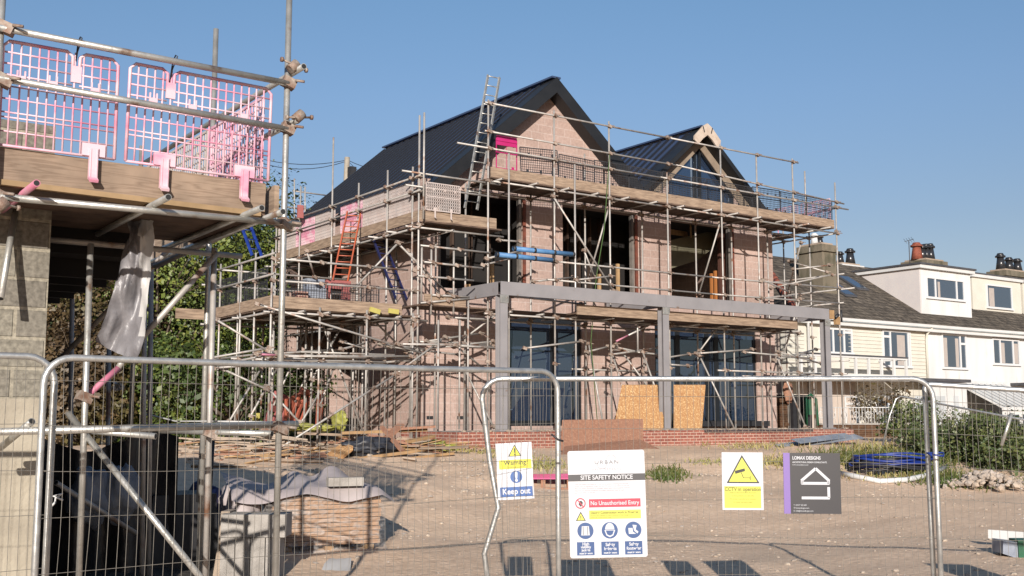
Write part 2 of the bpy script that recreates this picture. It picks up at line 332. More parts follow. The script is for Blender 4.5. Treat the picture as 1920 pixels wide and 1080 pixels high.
M['groundshade'] = mat('painted_ground_shade', (.028,.025,.022), (.085,.072,.060), 9, .8, 0, .9, 25)
M['bayshade'] = mat('painted_bay_shade', (.014,.014,.016), (.035,.032,.032), 4, .35, 0, .7, 8)
# ground: sandy hoggin with gravel
def ground_mat():
    m = bpy.data.materials.new('sandy_ground'); m.use_nodes = True; nt = m.node_tree; N = nt.nodes; L = nt.links; b = N['Principled BSDF']; b.inputs['Roughness'].default_value = .95; b.inputs['Specular IOR Level'].default_value = .15
    g = N.new('ShaderNodeNewGeometry')
    def nz(s, d=6):
        n = N.new('ShaderNodeTexNoise'); n.inputs['Scale'].default_value = s; n.inputs['Detail'].default_value = d; L.new(g.outputs['Position'], n.inputs[0]); return n.outputs[0]
    def ramp(src, p0, p1, a, c):
        r = N.new('ShaderNodeValToRGB'); r.color_ramp.elements[0].position = p0; r.color_ramp.elements[1].position = p1; r.color_ramp.elements[0].color = tuple(a)[:3]+(1,); r.color_ramp.elements[1].color = tuple(c)[:3]+(1,); L.new(src, r.inputs[0]); return r.outputs[0]
    def mix(f, a, c):
        x = N.new('ShaderNodeMix'); x.data_type = 'RGBA'; L.new(f, x.inputs[0]); L.new(a, x.inputs[6]); L.new(c, x.inputs[7]); return x.outputs[2]
    base = ramp(nz(.6), .3, .7, (.51,.365,.25), (.63,.46,.32))
    fine = ramp(nz(9, 8), .35, .65, (.45,.32,.225), (.68,.52,.39))
    c = mix(ramp(nz(2.3), .3, .7, (.25,)*3, (.6,)*3), base, fine)
    vor = N.new('ShaderNodeTexVoronoi'); vor.inputs['Scale'].default_value = 16; L.new(g.outputs['Position'], vor.inputs[0])
    peb = ramp(vor.outputs['Distance'], .10, .20, (1,1,1), (0,0,0))
    pm = N.new('ShaderNodeMath'); pm.operation = 'MULTIPLY'; L.new(peb, pm.inputs[0]); L.new(ramp(nz(1.1, 3), .46, .60, (0,0,0), (1,1,1)), pm.inputs[1])
    pc = ramp(vor.outputs['Color'], .2, .8, (.30,.24,.18), (.62,.52,.42))
    c = mix(pm.outputs[0], c, pc)
    mp = N.new('ShaderNodeMapping'); mp.inputs['Rotation'].default_value = (0,0,R(-20)); mp.inputs['Scale'].default_value = (.16,1.5,1); L.new(g.outputs['Position'], mp.inputs[0])
    tn = N.new('ShaderNodeTexNoise'); tn.inputs['Scale'].default_value = 1.3; tn.inputs['Detail'].default_value = 5; tn.inputs['Distortion'].default_value = .4; L.new(mp.outputs[0], tn.inputs[0])
    c = mix(ramp(tn.outputs[0], .50, .66, (0,)*3, (.42,)*3), c, ramp(nz(3), .3, .7, (.36,.26,.185), (.44,.325,.235)))
    c = mix(ramp(nz(.35, 4), .54, .66, (0,)*3, (.35,)*3), c, ramp(nz(5), .3, .7, (.40,.31,.23), (.48,.38,.28)))
    L.new(c, b.inputs['Base Color'])
    bm = N.new('ShaderNodeBump'); bm.inputs['Strength'].default_value = .7; bm.inputs['Distance'].default_value = .03; L.new(nz(14, 8), bm.inputs['Height']); L.new(bm.outputs[0], b.inputs['Normal'])
    return m
M['ground'] = ground_mat()
g = MB()
ds = [0.5+i*.35 for i in range(120)]+[43+i*2.5 for i in range(20)]+[100,140,200,300,500,900]
ls = [-1.2+i*.02 for i in range(121)]
for d in [-60]+ds:
    for l in ls:
        dd = d; w = max(abs(d), 6)
        x = FH[0]*dd+RH[0]*l*w*1.0; y = FH[1]*dd+RH[1]*l*w
        g.v.append(Vector((x, y, gz(x, y))))
nl = len(ls)
for i in range(len(ds)):
    for j in range(nl-1): g.face([i*nl+j, i*nl+j+1, (i+1)*nl+j+1, (i+1)*nl+j], 0, True)
struct(g, 'ground', M['ground'])
# loose stones lying on the ground (too many to count)
st = MB()
for k in range(5200):
    d = random.uniform(10.5, 26); l = random.uniform(-.24, .50)
    x = FH[0]*d+RH[0]*l*d; y = FH[1]*d+RH[1]*l*d
    if noise.noise(Vector((x*.5, y*.5, 1))) < -.05 and random.random() < .8: continue
    band = math.exp(-((y-16.3)/2.4)**2)
    if random.random() > .35+band: continue
    if y > 21.0: continue
    r = random.choice((.012,.018,.018,.025,.035))*(1+band*.4)
    st.rock((x, y, gz(x, y)+r*.15), r, 0 if random.random() < .6 else 1, k)
struct(st, 'loose_stones', [M['stone'], M['stone2']], 'stuff')

# ---------------------------------------------------------------- the new house
H = thing('new_house', (14, 24, 1), 'unfinished pink blockwork house with two dark metal gables, wrapped in scaffolding', 'house')
w = MB()
def wall(x0, x1, z0, z1): w.box(x0, x1, 24, 24.3, z0, z1)
wall(14, 16.65, .7, 4.33); wall(19.1, 21.8, .7, 4.33); wall(26.05, 26.9, .7, 4.33)
wall(16.65, 19.1, .7, 1.44); wall(21.8, 26.05, .7, 1.44)
wall(14, 26.9, 4.33, 4.95)
wall(14, 14.45, 4.95, 7.53); wall(17.18, 18.45, 4.95, 7.53); wall(21.17, 22.5, 4.95, 7.53); wall(25.12, 26.9, 4.95, 7.53)
# gables: slopes .87
z1f = lambda x: 10.72-.87*abs(x-18.0)
wall(14, 26.9, 7.53, 7.72)
w.prism([(14.56,24,7.72),(20.99,24,7.72),(20.99,24,z1f(20.99)),(18.0,24,10.72),(14.56,24,z1f(14.56))], (0,.3,0))
z2f = lambda x: 10.2-.87*abs(x-23.7)
w.prism([(20.99,24,7.72),(22.45,24,7.72),(22.45,24,8.9),(23.72,24,9.92),(23.72,24,10.2),(20.99,24,z2f(20.99))], (0,.3,0))
w.prism([(25.22,24,7.72),(26.54,24,7.72),(23.72,24,10.19),(23.72,24,9.92),(25.22,24,8.5)], (0,.3,0))
w.build('front_wall', M['block'], H)
w = MB(); w.box(14, 14.3, 24.3, 27.3, .7, 7.55); w.box(14, 14.3, 32.2, 33, .7, 7.55); w.box(14, 14.3, 27.3, 32.2, .7, 1.0); w.box(14, 14.3, 27.3, 32.2, 4.25, 4.9); w.box(14, 14.3, 27.3, 28.6, 4.9, 7.55); w.box(14, 14.3, 28.6, 32.2, 6.3, 7.55)
w.build('side_wall', M['block'], H)
w = MB(); w.box(26.6, 26.9, 24.3, 33, .7, 7.55); w.build('side_wall', M['block'], H)
w = MB(); w.box(14.3, 26.6, 32.7, 33, .7, 7.5); w.prism([(14.6,32.7,7.5),(21.2,32.7,7.5),(18,32.7,10.5)], (0,.3,0)); w.prism([(21.2,32.7,7.5),(26.5,32.7,7.5),(23.6,32.7,9.8)], (0,.3,0)); w.build('rear_wall', M['block'], H)
w = MB(); w.box(14.3, 26.6, 24.3, 32.7, 4.45, 4.85); w.box(14.3, 26.6, 24.3, 32.7, 1.0, 1.4); w.build('floor_slab', M['conc'], H)
w = MB(); w.box(14.3, 22.0, 25.6, 25.7, 1.4, 4.45); w.box(22.0, 26.6, 25.6, 25.7, 1.4, 4.45); w.box(14.3, 22.4, 25.5, 25.6, 4.85, 7.7); w.box(22.35, 22.45, 24.3, 25.5, 4.85, 7.7)  # near-black screens added so the openings read as shaded interior
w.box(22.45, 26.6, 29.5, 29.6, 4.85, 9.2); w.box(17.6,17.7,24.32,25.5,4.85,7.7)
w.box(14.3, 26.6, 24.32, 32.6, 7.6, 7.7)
w.build('interior_shade_screen', M['interiorshade'], H)
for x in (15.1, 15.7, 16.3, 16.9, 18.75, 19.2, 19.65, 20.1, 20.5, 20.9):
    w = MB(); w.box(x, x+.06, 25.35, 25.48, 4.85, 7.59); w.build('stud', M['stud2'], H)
for x, z in ((16.35,5.75),(20.05,5.75),(20.75,6.1),(19.35,5.2),(15.6,5.15)):
    w = MB(); w.box(x, x+.09, 24.40, 24.47, 4.86, z); w.build('timber_post', M['stud'], H)
# red-brown reveals and grey cavity closers beside the openings
mc = mat('red_brown_closer', srgb(150,80,58), srgb(110,64,50), 6)
for x in (17.09, 21.08, 25.04): w = MB(); w.box(x, x+.09, 23.965, 24.0, 4.96, 7.5); w.build('cavity_closer', mc, H)
mc = mat('grey_reveal', srgb(150,142,134), srgb(120,114,108), 5)
for x in (16.98, 20.97, 24.93, 14.45): w = MB(); w.box(x, x+.07, 24.0, 24.12, 4.96, 7.5); w.build('door_reveal', mc, H)
# panel shaped and coloured as the sunlit patch inside the right hand opening
w = MB(); w.prism([pY(*p_, 25.3) for p_ in ((1250,452),(1375,424),(1356,450),(1308,488),(1250,506))], (0,.05,0)); w.build('sunlit_patch_panel', mat('painted_sunlit_patch', srgb(150,144,118), srgb(126,122,100), 2), H)
w = MB(); w.bar((22.5,24.6,7.3),(24.7,25.6,7.5),.05,.16); w.bar((22.9,24.5,7.55),(23.3,24.9,7.25),.05,.12); w.bar((23.9,24.6,7.55),(24.4,25.1,7.35),.05,.12); w.build('timber_rail', M['wood'], H)
w = MB(); w.box(24.55, 24.62, 24.4, 24.47, 4.86, 6.1); w.box(24.72,24.80,24.4,24.47,4.86,6.2); w.build('timber_post', M['orange'] and mat('orange_timber', srgb(196,124,60)), H)
w = MB(); w.box(24.86,25.12,24.32,24.42,4.86,7.55); w.build('jamb_board', mat('brown_jamb', srgb(96,58,44)), H)
# roofs with standing seams
def roof(xr, zr, xl, xrr, y0, y1, nm, seam_r=True):
    r = MB(); s = .87; T = .12
    def zz(x): return zr-s*abs(x-xr)
    for xe in (xl, xrr):
        poly = [(xr,y0,zr),(xe,y0,zz(xe)),(xe,y0,zz(xe)-T),(xr,y0,zr-T)]
        r.prism(poly, (0,y1-y0,0))
        y = y0+.62
        while y < y1-.1:
            e_ = 1 if xe > xr else -1; a = Vector((xr+e_*.12, y, zr-.12*s+.02)); b = Vector((xe, y, zz(xe)+.02)); r.bar(a, b, .085, .07, 1); y += .41
    ro = r.build(nm, [M['roof'], M['seam']], H)
    c = MB(); c.bar((xr,y0-.01,zr+.03),(xr,y1,zr+.03),.30,.05); c.build('ridge_cap', M['roof'], ro)
    return ro
r1 = roof(18.0-.05, 10.93, 13.95, 21.02, 23.6, 33.4, 'roof')
r2 = roof(23.62, 10.42, 21.10, 26.75, 23.62, 33.3, 'roof')
def verge(xr, zr, xl, xrr, parent, y=23.6, T=.40):
    s = .87
    for xe in (xl, xrr):
        f = MB(); ze = zr-s*abs(xe-xr)
        f.prism([(xr,y-.035,zr+.02),(xe,y-.035,ze+.02),(xe,y-.035,ze-T),(xr,y-.035,zr-T)], (0,.034,0))
        # soffit below the overhang
        f.prism([(xr,y,zr-T+.03),(xe,y,ze-T+.03),(xe,y,ze-T),(xr,y,zr-T)], (0,.395,0))
        f.build('bargeboard', M['fascia'], parent)
        # wide plain verge flashing on the slope
        g2 = MB(); nrm = .025
        g2.prism([(xr,y-.035,zr+nrm),(xe,y-.035,ze+nrm),(xe,y+.50,ze+nrm),(xr,y+.50,zr+nrm)], (0,0,.012)); g2.build('verge_flashing', M['fascia'], parent)
verge(17.95, 10.93, 13.95, 21.02, r1); verge(23.62, 10.42, 21.10, 26.75, r2, 23.62, .15)
gt = MB(); gt.box(13.80, 13.95, 23.6, 33.4, 7.28, 7.42); gt.build('gutter', M['fascia'], r1)
# unfinished pale pieces at the apex of the second gable
ap = MB()
ap.prism([(23.62+x_, 23.545, 10.42+z_) for x_, z_ in ((0,.10),(.18,.0),(.55,-.36),(.52,-.50),(.40,-.60),(.2,-.40),(0,-.26),(-.2,-.40),(-.40,-.60),(-.56,-.48),(-.55,-.36),(-.18,.0))], (0,-.05,0))
for p_, q_ in (((.20,-.02),(.14,-.20)),((-.20,-.02),(-.14,-.20))): ap.bar((23.62+p_[0],23.49,10.42+p_[1]),(23.62+q_[0],23.49,10.42+q_[1]),.03,.012,1,up=(0,1,0))
ap.build('unfinished_apex_board', [mat('pale_insulation_board', srgb(240,222,204), srgb(222,200,180), 9), M['black']], r2)
rk = MB()   # pale rendered rakes either side of the glazed gable
rk.prism([(23.72,23.96,10.16),(21.7,23.96,8.40),(21.95,23.96,8.22),(23.72,23.96,9.86)], (0,.035,0))
rk.prism([(23.73,23.96,10.16),(26.2,23.96,8.01),(25.75,23.96,8.0),(23.73,23.96,9.86)], (0,.035,0))
rk.build('gable_trim', mat('pale_stone_trim', srgb(176,158,138), srgb(160,142,122), 5), H)
# glazed triangle
gw = MB(); gw.prism([(22.45,24.12,7.72),(25.22,24.12,7.72),(25.22,24.12,8.5),(23.72,24.12,9.92),(22.45,24.12,8.9)], (0,.03,0))
go = MB(); 
for a, b in (((22.47,24.06,7.75),(22.47,24.06,8.9)),((22.47,24.06,8.88),(23.72,24.06,9.88)),((23.72,24.06,9.88),(25.2,24.06,8.5)),((25.19,24.06,8.5),(25.19,24.06,7.75)),((23.80,24.06,7.75),(23.80,24.06,9.8)),((23.60,24.06,7.75),(23.60,24.06,9.78))): go.bar(a, b, .07, .07)
fo = go.build('gable_window', M['frame'], H); gw.build('pane', M['glass'], fo, org=(14,24,1)).location = (0,0,0)
def glazing(x0, x1, z0, z1, mull, parent, y=24.1, nm='glazed_door', fr=.075):
    f = MB(); f.box(x0, x1, y-.05, y+.05, z1-.12, z1); f.box(x0, x1, y-.05, y+.05, z0, z0+.14)
    for x in [x0+fr/2, x1-fr/2]+list(mull): f.box(x-fr/2 if x not in mull else x-.085, x+fr/2 if x not in mull else x+.085, y-.049, y+.049, z0+.14, z1-.12)
    fo = f.build(nm, M['frame'], parent)
    xs = [x0]+list(mull)+[x1]
    for a, b in zip(xs[:-1], xs[1:]):
        p = MB(); p.box(a+.07, b-.07, y-.01, y+.01, z0+.14, z1-.12); p.build('pane', M['glass'], fo, org=parent.location).location = (0,0,0)
    return fo
glazing(16.65, 19.1, 1.44, 4.33, [18.15], H)
glazing(21.8, 26.05, 1.44, 4.33, [22.75, 23.95, 24.35], H)
# dark vents low in the wall
v = MB()
for x in (14.15, 15.05, 20.9): v.box(x, x+.18, 23.985, 24.0, 1.62, 1.70)
v.build('air_brick', M['black'], H)
sl = MB(); sl.box(21.7, 26.3, 23.75, 23.99, 1.40, 1.56); sl.build('door_sill', M['black'], H)

# brick terrace plinth in front of the doors
PL = thing('brick_terrace', (20, 21.4, .7), 'low red brick terrace with mortar bed under the grey steel columns', 'terrace')
p = MB(); p.box(13.35, 27.1, 21.25, 21.47, .45, 1.33); p.box(13.35, 13.58, 21.47, 23.9, .45, 1.33); p.box(26.88, 27.1, 21.47, 23.99, .45, 1.33); p.build('brick_wall', M['brick'], PL)
p = MB(); p.box(21.0, 25.3, 21.235, 21.248, 1.255, 1.33); p.build('blue_brick_course', M['bluebrick'], PL)
p = MB(); p.box(13.6, 26.87, 21.48, 23.73, .9, 1.335); p.build('terrace_slab', M['conc'], PL)
p = MB()
for k in range(150):
    x = random.uniform(13.6, 27.0); p.rock((x, random.uniform(21.3, 21.9), 1.345), random.uniform(.03,.09), 0, k, .4)
p.build('mortar_rubble', M['cope'], PL)['kind'] = 'stuff'

# steel frame
SF = thing('steel_balcony_frame', (20, 21.5, 1.36), 'grey steel balcony frame of three columns and a long beam before the house', 'steel frame')
def column(x, y, z0, z1):
    m_ = MB(); h = .105
    m_.box(x-h, x+h, y-h, y-h+.016, z0, z1); m_.box(x-h, x+h, y+h-.016, y+h, z0, z1); m_.box(x-.007, x+.007, y-h+.016, y+h-.016, z0, z1); m_.box(x-.16, x+.16, y-.16, y+.16, z0-.03, z0)
    m_.build('column', M['steel'], SF)
for x in (14.78, 19.95, 26.42): column(x, 21.62, 1.37, 4.55)
for x in (14.78, 19.95, 26.42):
    m_ = MB(); m_.box(x-.12, x+.12, 21.50, 21.512, 4.36, 4.545)
    for i in (-.07, .07):
        for z_ in (4.41, 4.49): m_.tube((x+i, 21.49, z_), (x+i, 21.50, z_), .014, 6)
    m_.build('bolted_plate', M['galv'], SF)
def channel(a, b, side, nm):
    m_ = MB(); a = Vector(a); b = Vector(b); d = (b-a).normalized(); n = Vector((d.y, -d.x, 0))*side
    z = Vector((0,0,.15))
    m_.bar(a+n*.045, b+n*.045, .012, .32); m_.bar(a+z, b+z, .10, .016); m_.bar(a-z, b-z, .10, .016)
    m_.build(nm, M['steel'], SF)
channel((14.68,21.56,4.71),(19.95,21.56,4.71), 1, 'front_beam'); channel((19.96,21.56,4.71),(26.50,21.56,4.71), 1, 'front_beam')
for x in (14.72, 19.95, 26.45): channel((x,21.62,4.71),(x,23.95,4.71), -1, 'side_beam')
m_ = MB(); m_.box(26.52,26.72,21.5,21.62,4.58,4.84); m_.box(26.80,26.98,21.5,21.6,4.42,4.66,); m_.build('timber_packer', M['wood'], SF)
m_ = MB(); m_.tube((26.75,21.5,4.62),(26.9,21.5,4.72),.05,8); m_.tube((26.98,21.45,4.5),(26.98,21.45,4.85),.03,8); m_.build('clamp', M['black'], SF)

# ---------------------------------------------------------------- scaffolding kit
GV = [M['galv2'], M['rust'], M['bore']]
GL = [M['galv'], M['rust'], M['bore']]
WP = [M['whitepole'], M['rust'], M['bore']]
def tb(par, nm, a, b, mats=None, coup=(), r=.0245, hollow=True, n=8):
    m_ = MB(); m_.tube(a, b, r, n, 0, False)
    if hollow:
        d = (Vector(b)-Vector(a)).normalized()
        for p, q in ((Vector(a), -d), (Vector(b), d)): m_.disc(p+q*.001, d, r*.78, n, 2)
    for c in coup: m_.coupler(c)
    return m_.build(nm, mats or GV, par)
def brd(par, nm, a, b, w_, h_, m='board'):
    m_ = MB(); m_.bar(a, b, w_, h_); return m_.build(nm, M[m], par)

FS = thing('front_scaffold', (20, 22.3, 1.3), 'tall steel tube scaffold with a high boarded deck across the house front', 'scaffold')
XO = [14.84, 16.88, 18.72, 20.80, 22.90, 24.40, 25.98, 27.95]; TOP = [9.50, 9.56, 9.55, 8.42, 9.52, 9.43, 9.51, 9.01]
YO, YI = 22.3, 23.45
def gb(x, y):  return 1.34 if (13.5 < x < 26.9 and y > 21.4) else gz(x, y)
for x, t in zip(XO, TOP): tb(FS, 'standard', (x, YO, gb(x, YO)), (x, YO, t), coup=[(x, YO, z) for z in (3.0, 4.2, 7.45, 8.24) if z < t])
for i, x in enumerate(XO): tb(FS, 'standard', (x+.08, YI, gb(x, YI)), (x+.08, YI, 7.6 if i != 2 else 8.9), coup=[(x+.08, YI, z) for z in (4.2, 7.4)])
tb(FS, 'standard', (26.9, 22.6, 7.6), (26.9, 22.6, 9.3))
for x in (15.42, 17.5): tb(FS, 'standard', (x, 22.24, 1.36), (x, 22.24, 8.20), WP, [(x, 22.24, 4.3)])
def ledger(nm, y, z, x0, x1, zz=None, mats=None):
    z2 = z if zz is None else zz
    tb(FS, nm, (x0, y, z), (x1, y, z2), mats, [(x, y, z+(z2-z)*(x-x0)/(x1-x0)) for x in XO if x0 < x < x1])
ledger('guard_rail', YO-.05, 9.40, 14.7, 20.9); ledger('guard_rail', YO-.05, 9.40, 20.85, 26.2)
ledger('guard_rail', YO-.05, 8.68, 14.7, 21.3, 8.65); ledger('guard_rail', YO-.05, 8.66, 21.1, 28.3, 8.36)
ledger('guard_rail', YO-.05, 8.26, 13.9, 20.6, 8.23); ledger('guard_rail', YO-.05, 8.24, 20.5, 28.5, 8.20)
ledger('ledger', YO-.05, 7.44, 14.9, 21.2); ledger('ledger', YO-.05, 7.44, 21.1, 28.0, 7.38)
ledger('ledger', YI, 7.42, 14.9, 21.2); ledger('ledger', YI, 7.40, 21.1, 28.0)
ledger('ledger', YO-.05, 4.16, 14.7, 21.1); ledger('ledger', YO-.05, 4.16, 21.0, 26.2)
ledger('ledger', YI, 4.12, 14.7, 21.1); ledger('ledger', YI, 4.14, 21.0, 26.2)
ledger('guard_rail', YO-.05, 5.60, 16.6, 22.5); ledger('guard_rail', YO-.05, 5.60, 22.4, 28.0, 5.66)
ledger('guard_rail', YO-.05, 5.12, 16.6, 22.5); ledger('guard_rail', YO-.05, 5.12, 22.4, 27.9, 5.18)
ledger('ledger', YI, 2.95, 18.3, 21.4); ledger('ledger', YO, 2.98, 22.6, 27.6); ledger('ledger', YI, 2.9, 24.8, 28.0)
x = 15.1
while x < 27.95:
    tb(FS, 'transom', (x, YO-.22-random.random()*.12, 7.49), (x+.02, 23.75, 7.49)); x += 1.02
x = 15.3
while x < 26.3:
    tb(FS, 'transom', (x, YO-.25-random.random()*.2, 4.21), (x+.02, 23.6, 4.21)); x += 1.05
for z, x0, x1, nm in ((7.545, 14.95, 27.85, 'deck_board'), (4.27, 15.0, 25.9, 'deck_board')):
    for k in range(5):
        y = 22.42+k*.245; xx = x0
        while xx < x1-.5:
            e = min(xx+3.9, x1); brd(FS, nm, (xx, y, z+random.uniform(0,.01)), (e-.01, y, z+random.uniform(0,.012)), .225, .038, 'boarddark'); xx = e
for a, b in ((14.95, 18.75), (18.76, 22.3), (22.31, 25.9), (25.91, 27.9)):
    brd(FS, 'toe_board', (a, YO+.05, 7.70-random.uniform(0,.02)), (b, YO+.05, 7.70-random.uniform(0,.03)), .038, .27)
for a, b in ((17.2, 20.7), (20.71, 25.4)):
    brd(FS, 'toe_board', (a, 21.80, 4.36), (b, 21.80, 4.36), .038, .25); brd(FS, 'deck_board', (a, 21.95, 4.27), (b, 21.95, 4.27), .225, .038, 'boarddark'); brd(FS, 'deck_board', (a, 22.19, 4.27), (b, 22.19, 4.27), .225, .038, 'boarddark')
brd(FS, 'toe_board', (27.88, 22.35, 7.69), (27.88, 23.7, 7.69), .038, .24)
# platform to the right of the house
for a, b in (((27.0,22.4,7.4),(27.0,29.0,7.4)),((28.0,22.3,7.4),(28.0,29.5,7.4)),((28.0,22.3,8.2),(28.0,29.5,8.2))): tb(FS, 'ledger', a, b)
for y in (24.5, 26.7, 28.8): tb(FS, 'standard', (28.0, y, 1.1), (28.0, y, 8.5), coup=[(28.0,y,7.4),(28.0,y,3.)])
for y in (24.5, 26.7, 28.8): tb(FS, 'transom', (26.9, y, 7.46), (28.3, y, 7.46))
for z in (5.62, 5.2, 6.1, 3.0, 3.4): tb(FS, 'guard_rail', (28.0, 22.0+random.uniform(-.3,.3), z), (28.02, 29.3, z+.05))
for k in range(4): brd(FS, 'deck_board', (27.12+k*.24, 23.8, 7.5), (27.12+k*.24, 29, 7.5), .225, .038, 'boarddark')
def fb(nm, p0, p1, Y0, Y1=None, mats=None, r=.0245):
    a = pY(*p0, Y0); b = pY(*p1, Y1 or Y0); tb(FS, nm, a, b, mats, [a, b], r)
fb('brace', (1037,368), (1150,545), 22.2); fb('brace', (1144,380), (1103,525), 22.6, 23.2); fb('brace', (1350,418), (1311,550), 22.5, 23.3)
fb('brace', (1312,658), (1357,598), 22.5); fb('brace', (1312,668), (1378,806), 22.5, 22.0); fb('brace', (1453,720), (1500,560), 23.2, 22.2)
fb('brace', (1475,555), (1502,455), 24.0, 22.3); fb('brace', (1104,645), (1130,790), 22.6, 21.9); fb('brace', (1145,655), (1190,800), 22.7, 22.0); fb('brace', (1205,660), (1240,760), 22.6, 22)
fb('brace', (1155,645), (1215,725), 23.2, 22.4)
fb('brace', (1455,665), (1510,800), 22.4, 22.0)
for a, b, y0, y1 in (((984,653),(1090,640),22.2,22.2),((1240,665),(1145,655),22.3,23.3),((1145,665),(1235,652),22.3,23.2),((1150,650),(1235,668),22.6,22.9),((1305,663),(1410,655),22.2,22.2),((1395,660),(1520,672),22.2,22.2),((1450,675),(1530,655),22.3,23.4),((1460,660),(1540,682),22.4,23.0),((1100,660),(1140,650),22.5,22.7),
    ((1250,683),(1290,686),22.3,22.3),((1240,672),(1292,664),22.5,22.7)): fb('tube', a, b, y0, y1)
for a, b, y0, y1 in (((912,485),(1000,465),22.2,22.9),((905,497),(975,480),22.3,22.9),((1095,470),(1115,520),22.8,22.9),((935,450),(975,453),22.5,22.5),((945,560),(975,547),22.4,21.9),((960,555),(1090,570),22.1,22.1),((1070,560),(1100,548),22.4,21.9),
    ((1480,490),(1550,510),23.4,22.3),((1445,540),(1560,515),23.2,22.3),((1488,505),(1555,497),23,22.4),((1430,525),(1480,548),22.3,22.9),((1420,560),(1500,553),22.3,22.8),((1000,528),(1075,520),22.3,22.9),((1080,525),(1145,518),22.2,22.2)): fb('tube', a, b, y0, y1)
a = pY(1155,640,22.2); b = pY(1243,597,22.6); c = a+(b-a)*.25
tb(FS, 'brace', a, c, [M['pinkpaint'], M['rust'], M['bore']]); tb(FS, 'brace', c, b, WP)
a = pY(1195,585,22.3); tb(FS, 'tube', (a.x, 22.3, 4.55), (a.x, 22.3, 3.45), WP)
# blue foam round two tubes
for p0, p1 in (((962,466),(1074,477)),((930,477),(1036,488))):
    a = pY(*p0, 22.15); b = pY(*p1, 22.15); d = b-a
    m_ = MB(); m_.path([a, b], .062, 10, 0)
    for k in (0, .33, .66, .985): m_.path([a+d*k, a+d*(k+.035)], .068, 10, 1)
    m_.build('foam_sleeve', [M['lightblue'], M['black']], FS)
# green rope
m_ = MB(); m_.path([pY(1143,290,22.2), pY(1133,430,22.15), pY(1118,520,22.2), pY(1108,640,22.3), pY(1120,790,22.1)], .012, 5); m_.build('rope', mat('green_rope', srgb(86,120,60)), FS)

# brick guards: mesh panel + hooks
def guard_mesh(w_, h_, nv, nh, fr=.014, wr=.005):
    g_ = MB()
    def bar(x0, z0, x1, z1, r): g_.bar((x0,0,z0),(x1,0,z1), r*2, r*1.6, 0, up=(0,1,0))
    n = .12
    for a, b in (((0,0),(w_,0)),((0,0),(0,h_)),((w_,0),(w_,h_)),((0,h_),(w_,h_)),((0,h_*.5),(w_,h_*.5))): bar(*a, *b, fr*.8)
    for i in range(1, nv): bar(w_*i/nv, 0, w_*i/nv, h_, wr)
    for j in range(1, nh): bar(0, h_*j/nh, w_, h_*j/nh, wr)
    for x in (.22*w_, .55*w_, .85*w_): g_.box(x-.02, x+.02, -.012, .008, h_*.72, h_*.80)
    return g_
def hook_mesh(xs, L=.17):
    g_ = MB()
    for x in xs:
        g_.box(x-.035, x+.035, -.012, .004, -.01, .07); g_.box(x-.018, x+.018, -.016, .004, -L, -.01); g_.bar((x,-.012,-L),(x,-.05,-L-.02),.034,.012)
    return g_
def guard(loc, rz, label, group, col, w_=1.25, h_=.72, nv=20, nh=9, hooks=(.25,.68,1.05), slope=0, fr=.014, wr=.005):
    t = thing('brick_guard', loc, label, 'mesh guard', group)
    a = guard_mesh(w_, h_, nv, nh, fr, wr).build('mesh_panel', M[col], None, org=(0,0,0)); a.parent = t
    for hx in hooks: b = hook_mesh((hx,)).build('hook', M[col], None, org=(0,0,0)); b.parent = t
    t.rotation_euler = (0, slope, rz); return t
gfr = 'black mesh guards along the high front deck'
proto = None
lab = ['leftmost, sagging beside the magenta guard', 'second from the left under the first gable', 'below the middle of the blockwork gable', 'left of the valley between the gables', 'hung across the dark valley between gables', 'right of the valley, before the second gable', 'before the left half of the glazed gable', 'before the right half of the glazed gable', 'right of the second gable against blue sky', 'last but one at the right end of the deck']
x = 15.9
for k in range(10):
    o = guard((x, YO+.09, 7.84-(.02 if k > 4 else 0)), 0, 'black mesh brick guard, '+lab[k], gfr, 'blackguard', 1.18, .76 if k else .62, 20, 10, (.2,.62,1.0)) if proto is None else dup(proto, (x, YO+.09+random.uniform(-.01,.02), 7.83), None, 'black mesh brick guard, '+lab[k])
    if proto is None: proto = o
    o.rotation_euler = (0, random.uniform(-.03, .04), 0) if k else (0, -.06, 0)
    x += 1.2
proto['label'] = 'black mesh brick guard, '+lab[0]
t = guard((15.15, YO+.10, 7.84), 0, 'magenta plastic guard with solid top strip at the left end of the high deck', None, 'magenta', .62, .80, 2, 2, (.5,))
m_ = MB(); m_.box(-.0, .60, -.03, .0, .58, .82); m_.box(-.01,.61,-.045,.0,.68,.71); o = m_.build('top_strip', M['magenta'], None, org=(0,0,0)); o.parent = t
for k, y in enumerate((22.5, 23.8)):
    guard((27.93, y, 7.83), R(90), ['pink mesh guard at the far right corner of the high deck', 'pink mesh guard one further back along the right return'][k], 'pink guards on the right return', 'pink', 1.15, .7, 18, 9, (.25,.85))

# ---------------------------------------------------------------- side scaffold (left of the house)
SS = thing('side_scaffold', (12, 23, 1.2), 'two-level steel tube scaffold with loading bay on the left side of the house', 'scaffold')
XS = 13.0
for y, t in ((22.5,8.85),(22.8,7.65),(24.06,7.8),(25.63,7.75),(27.2,9.3),(29.3,8.3),(31.0,8.2)):
    tb(SS, 'standard', (XS, y, gz(XS, y)), (XS, y, t), coup=[(XS,y,z) for z in (3.0,4.0,6.2,7.0,7.35)])
tb(SS, 'standard', (13.0, 22.28, 6.3), (13.0, 22.28, 8.87))
for y in (23.2, 25.2, 27.2, 29.2): tb(SS, 'standard', (13.9, y, 1.05), (13.9, y, 6.3))
for z in (7.36, 7.0, 6.12): tb(SS, 'guard_rail', (XS-.05, 22.3, z), (XS-.05, 31.4, z+.02), None, [(XS-.05,y,z) for y in (22.8,24.06,25.6,27.2,29.3)])
for z in (4.0, 3.0): tb(SS, 'ledger', (XS-.05, 22.3, z), (XS-.05, 31.4, z))
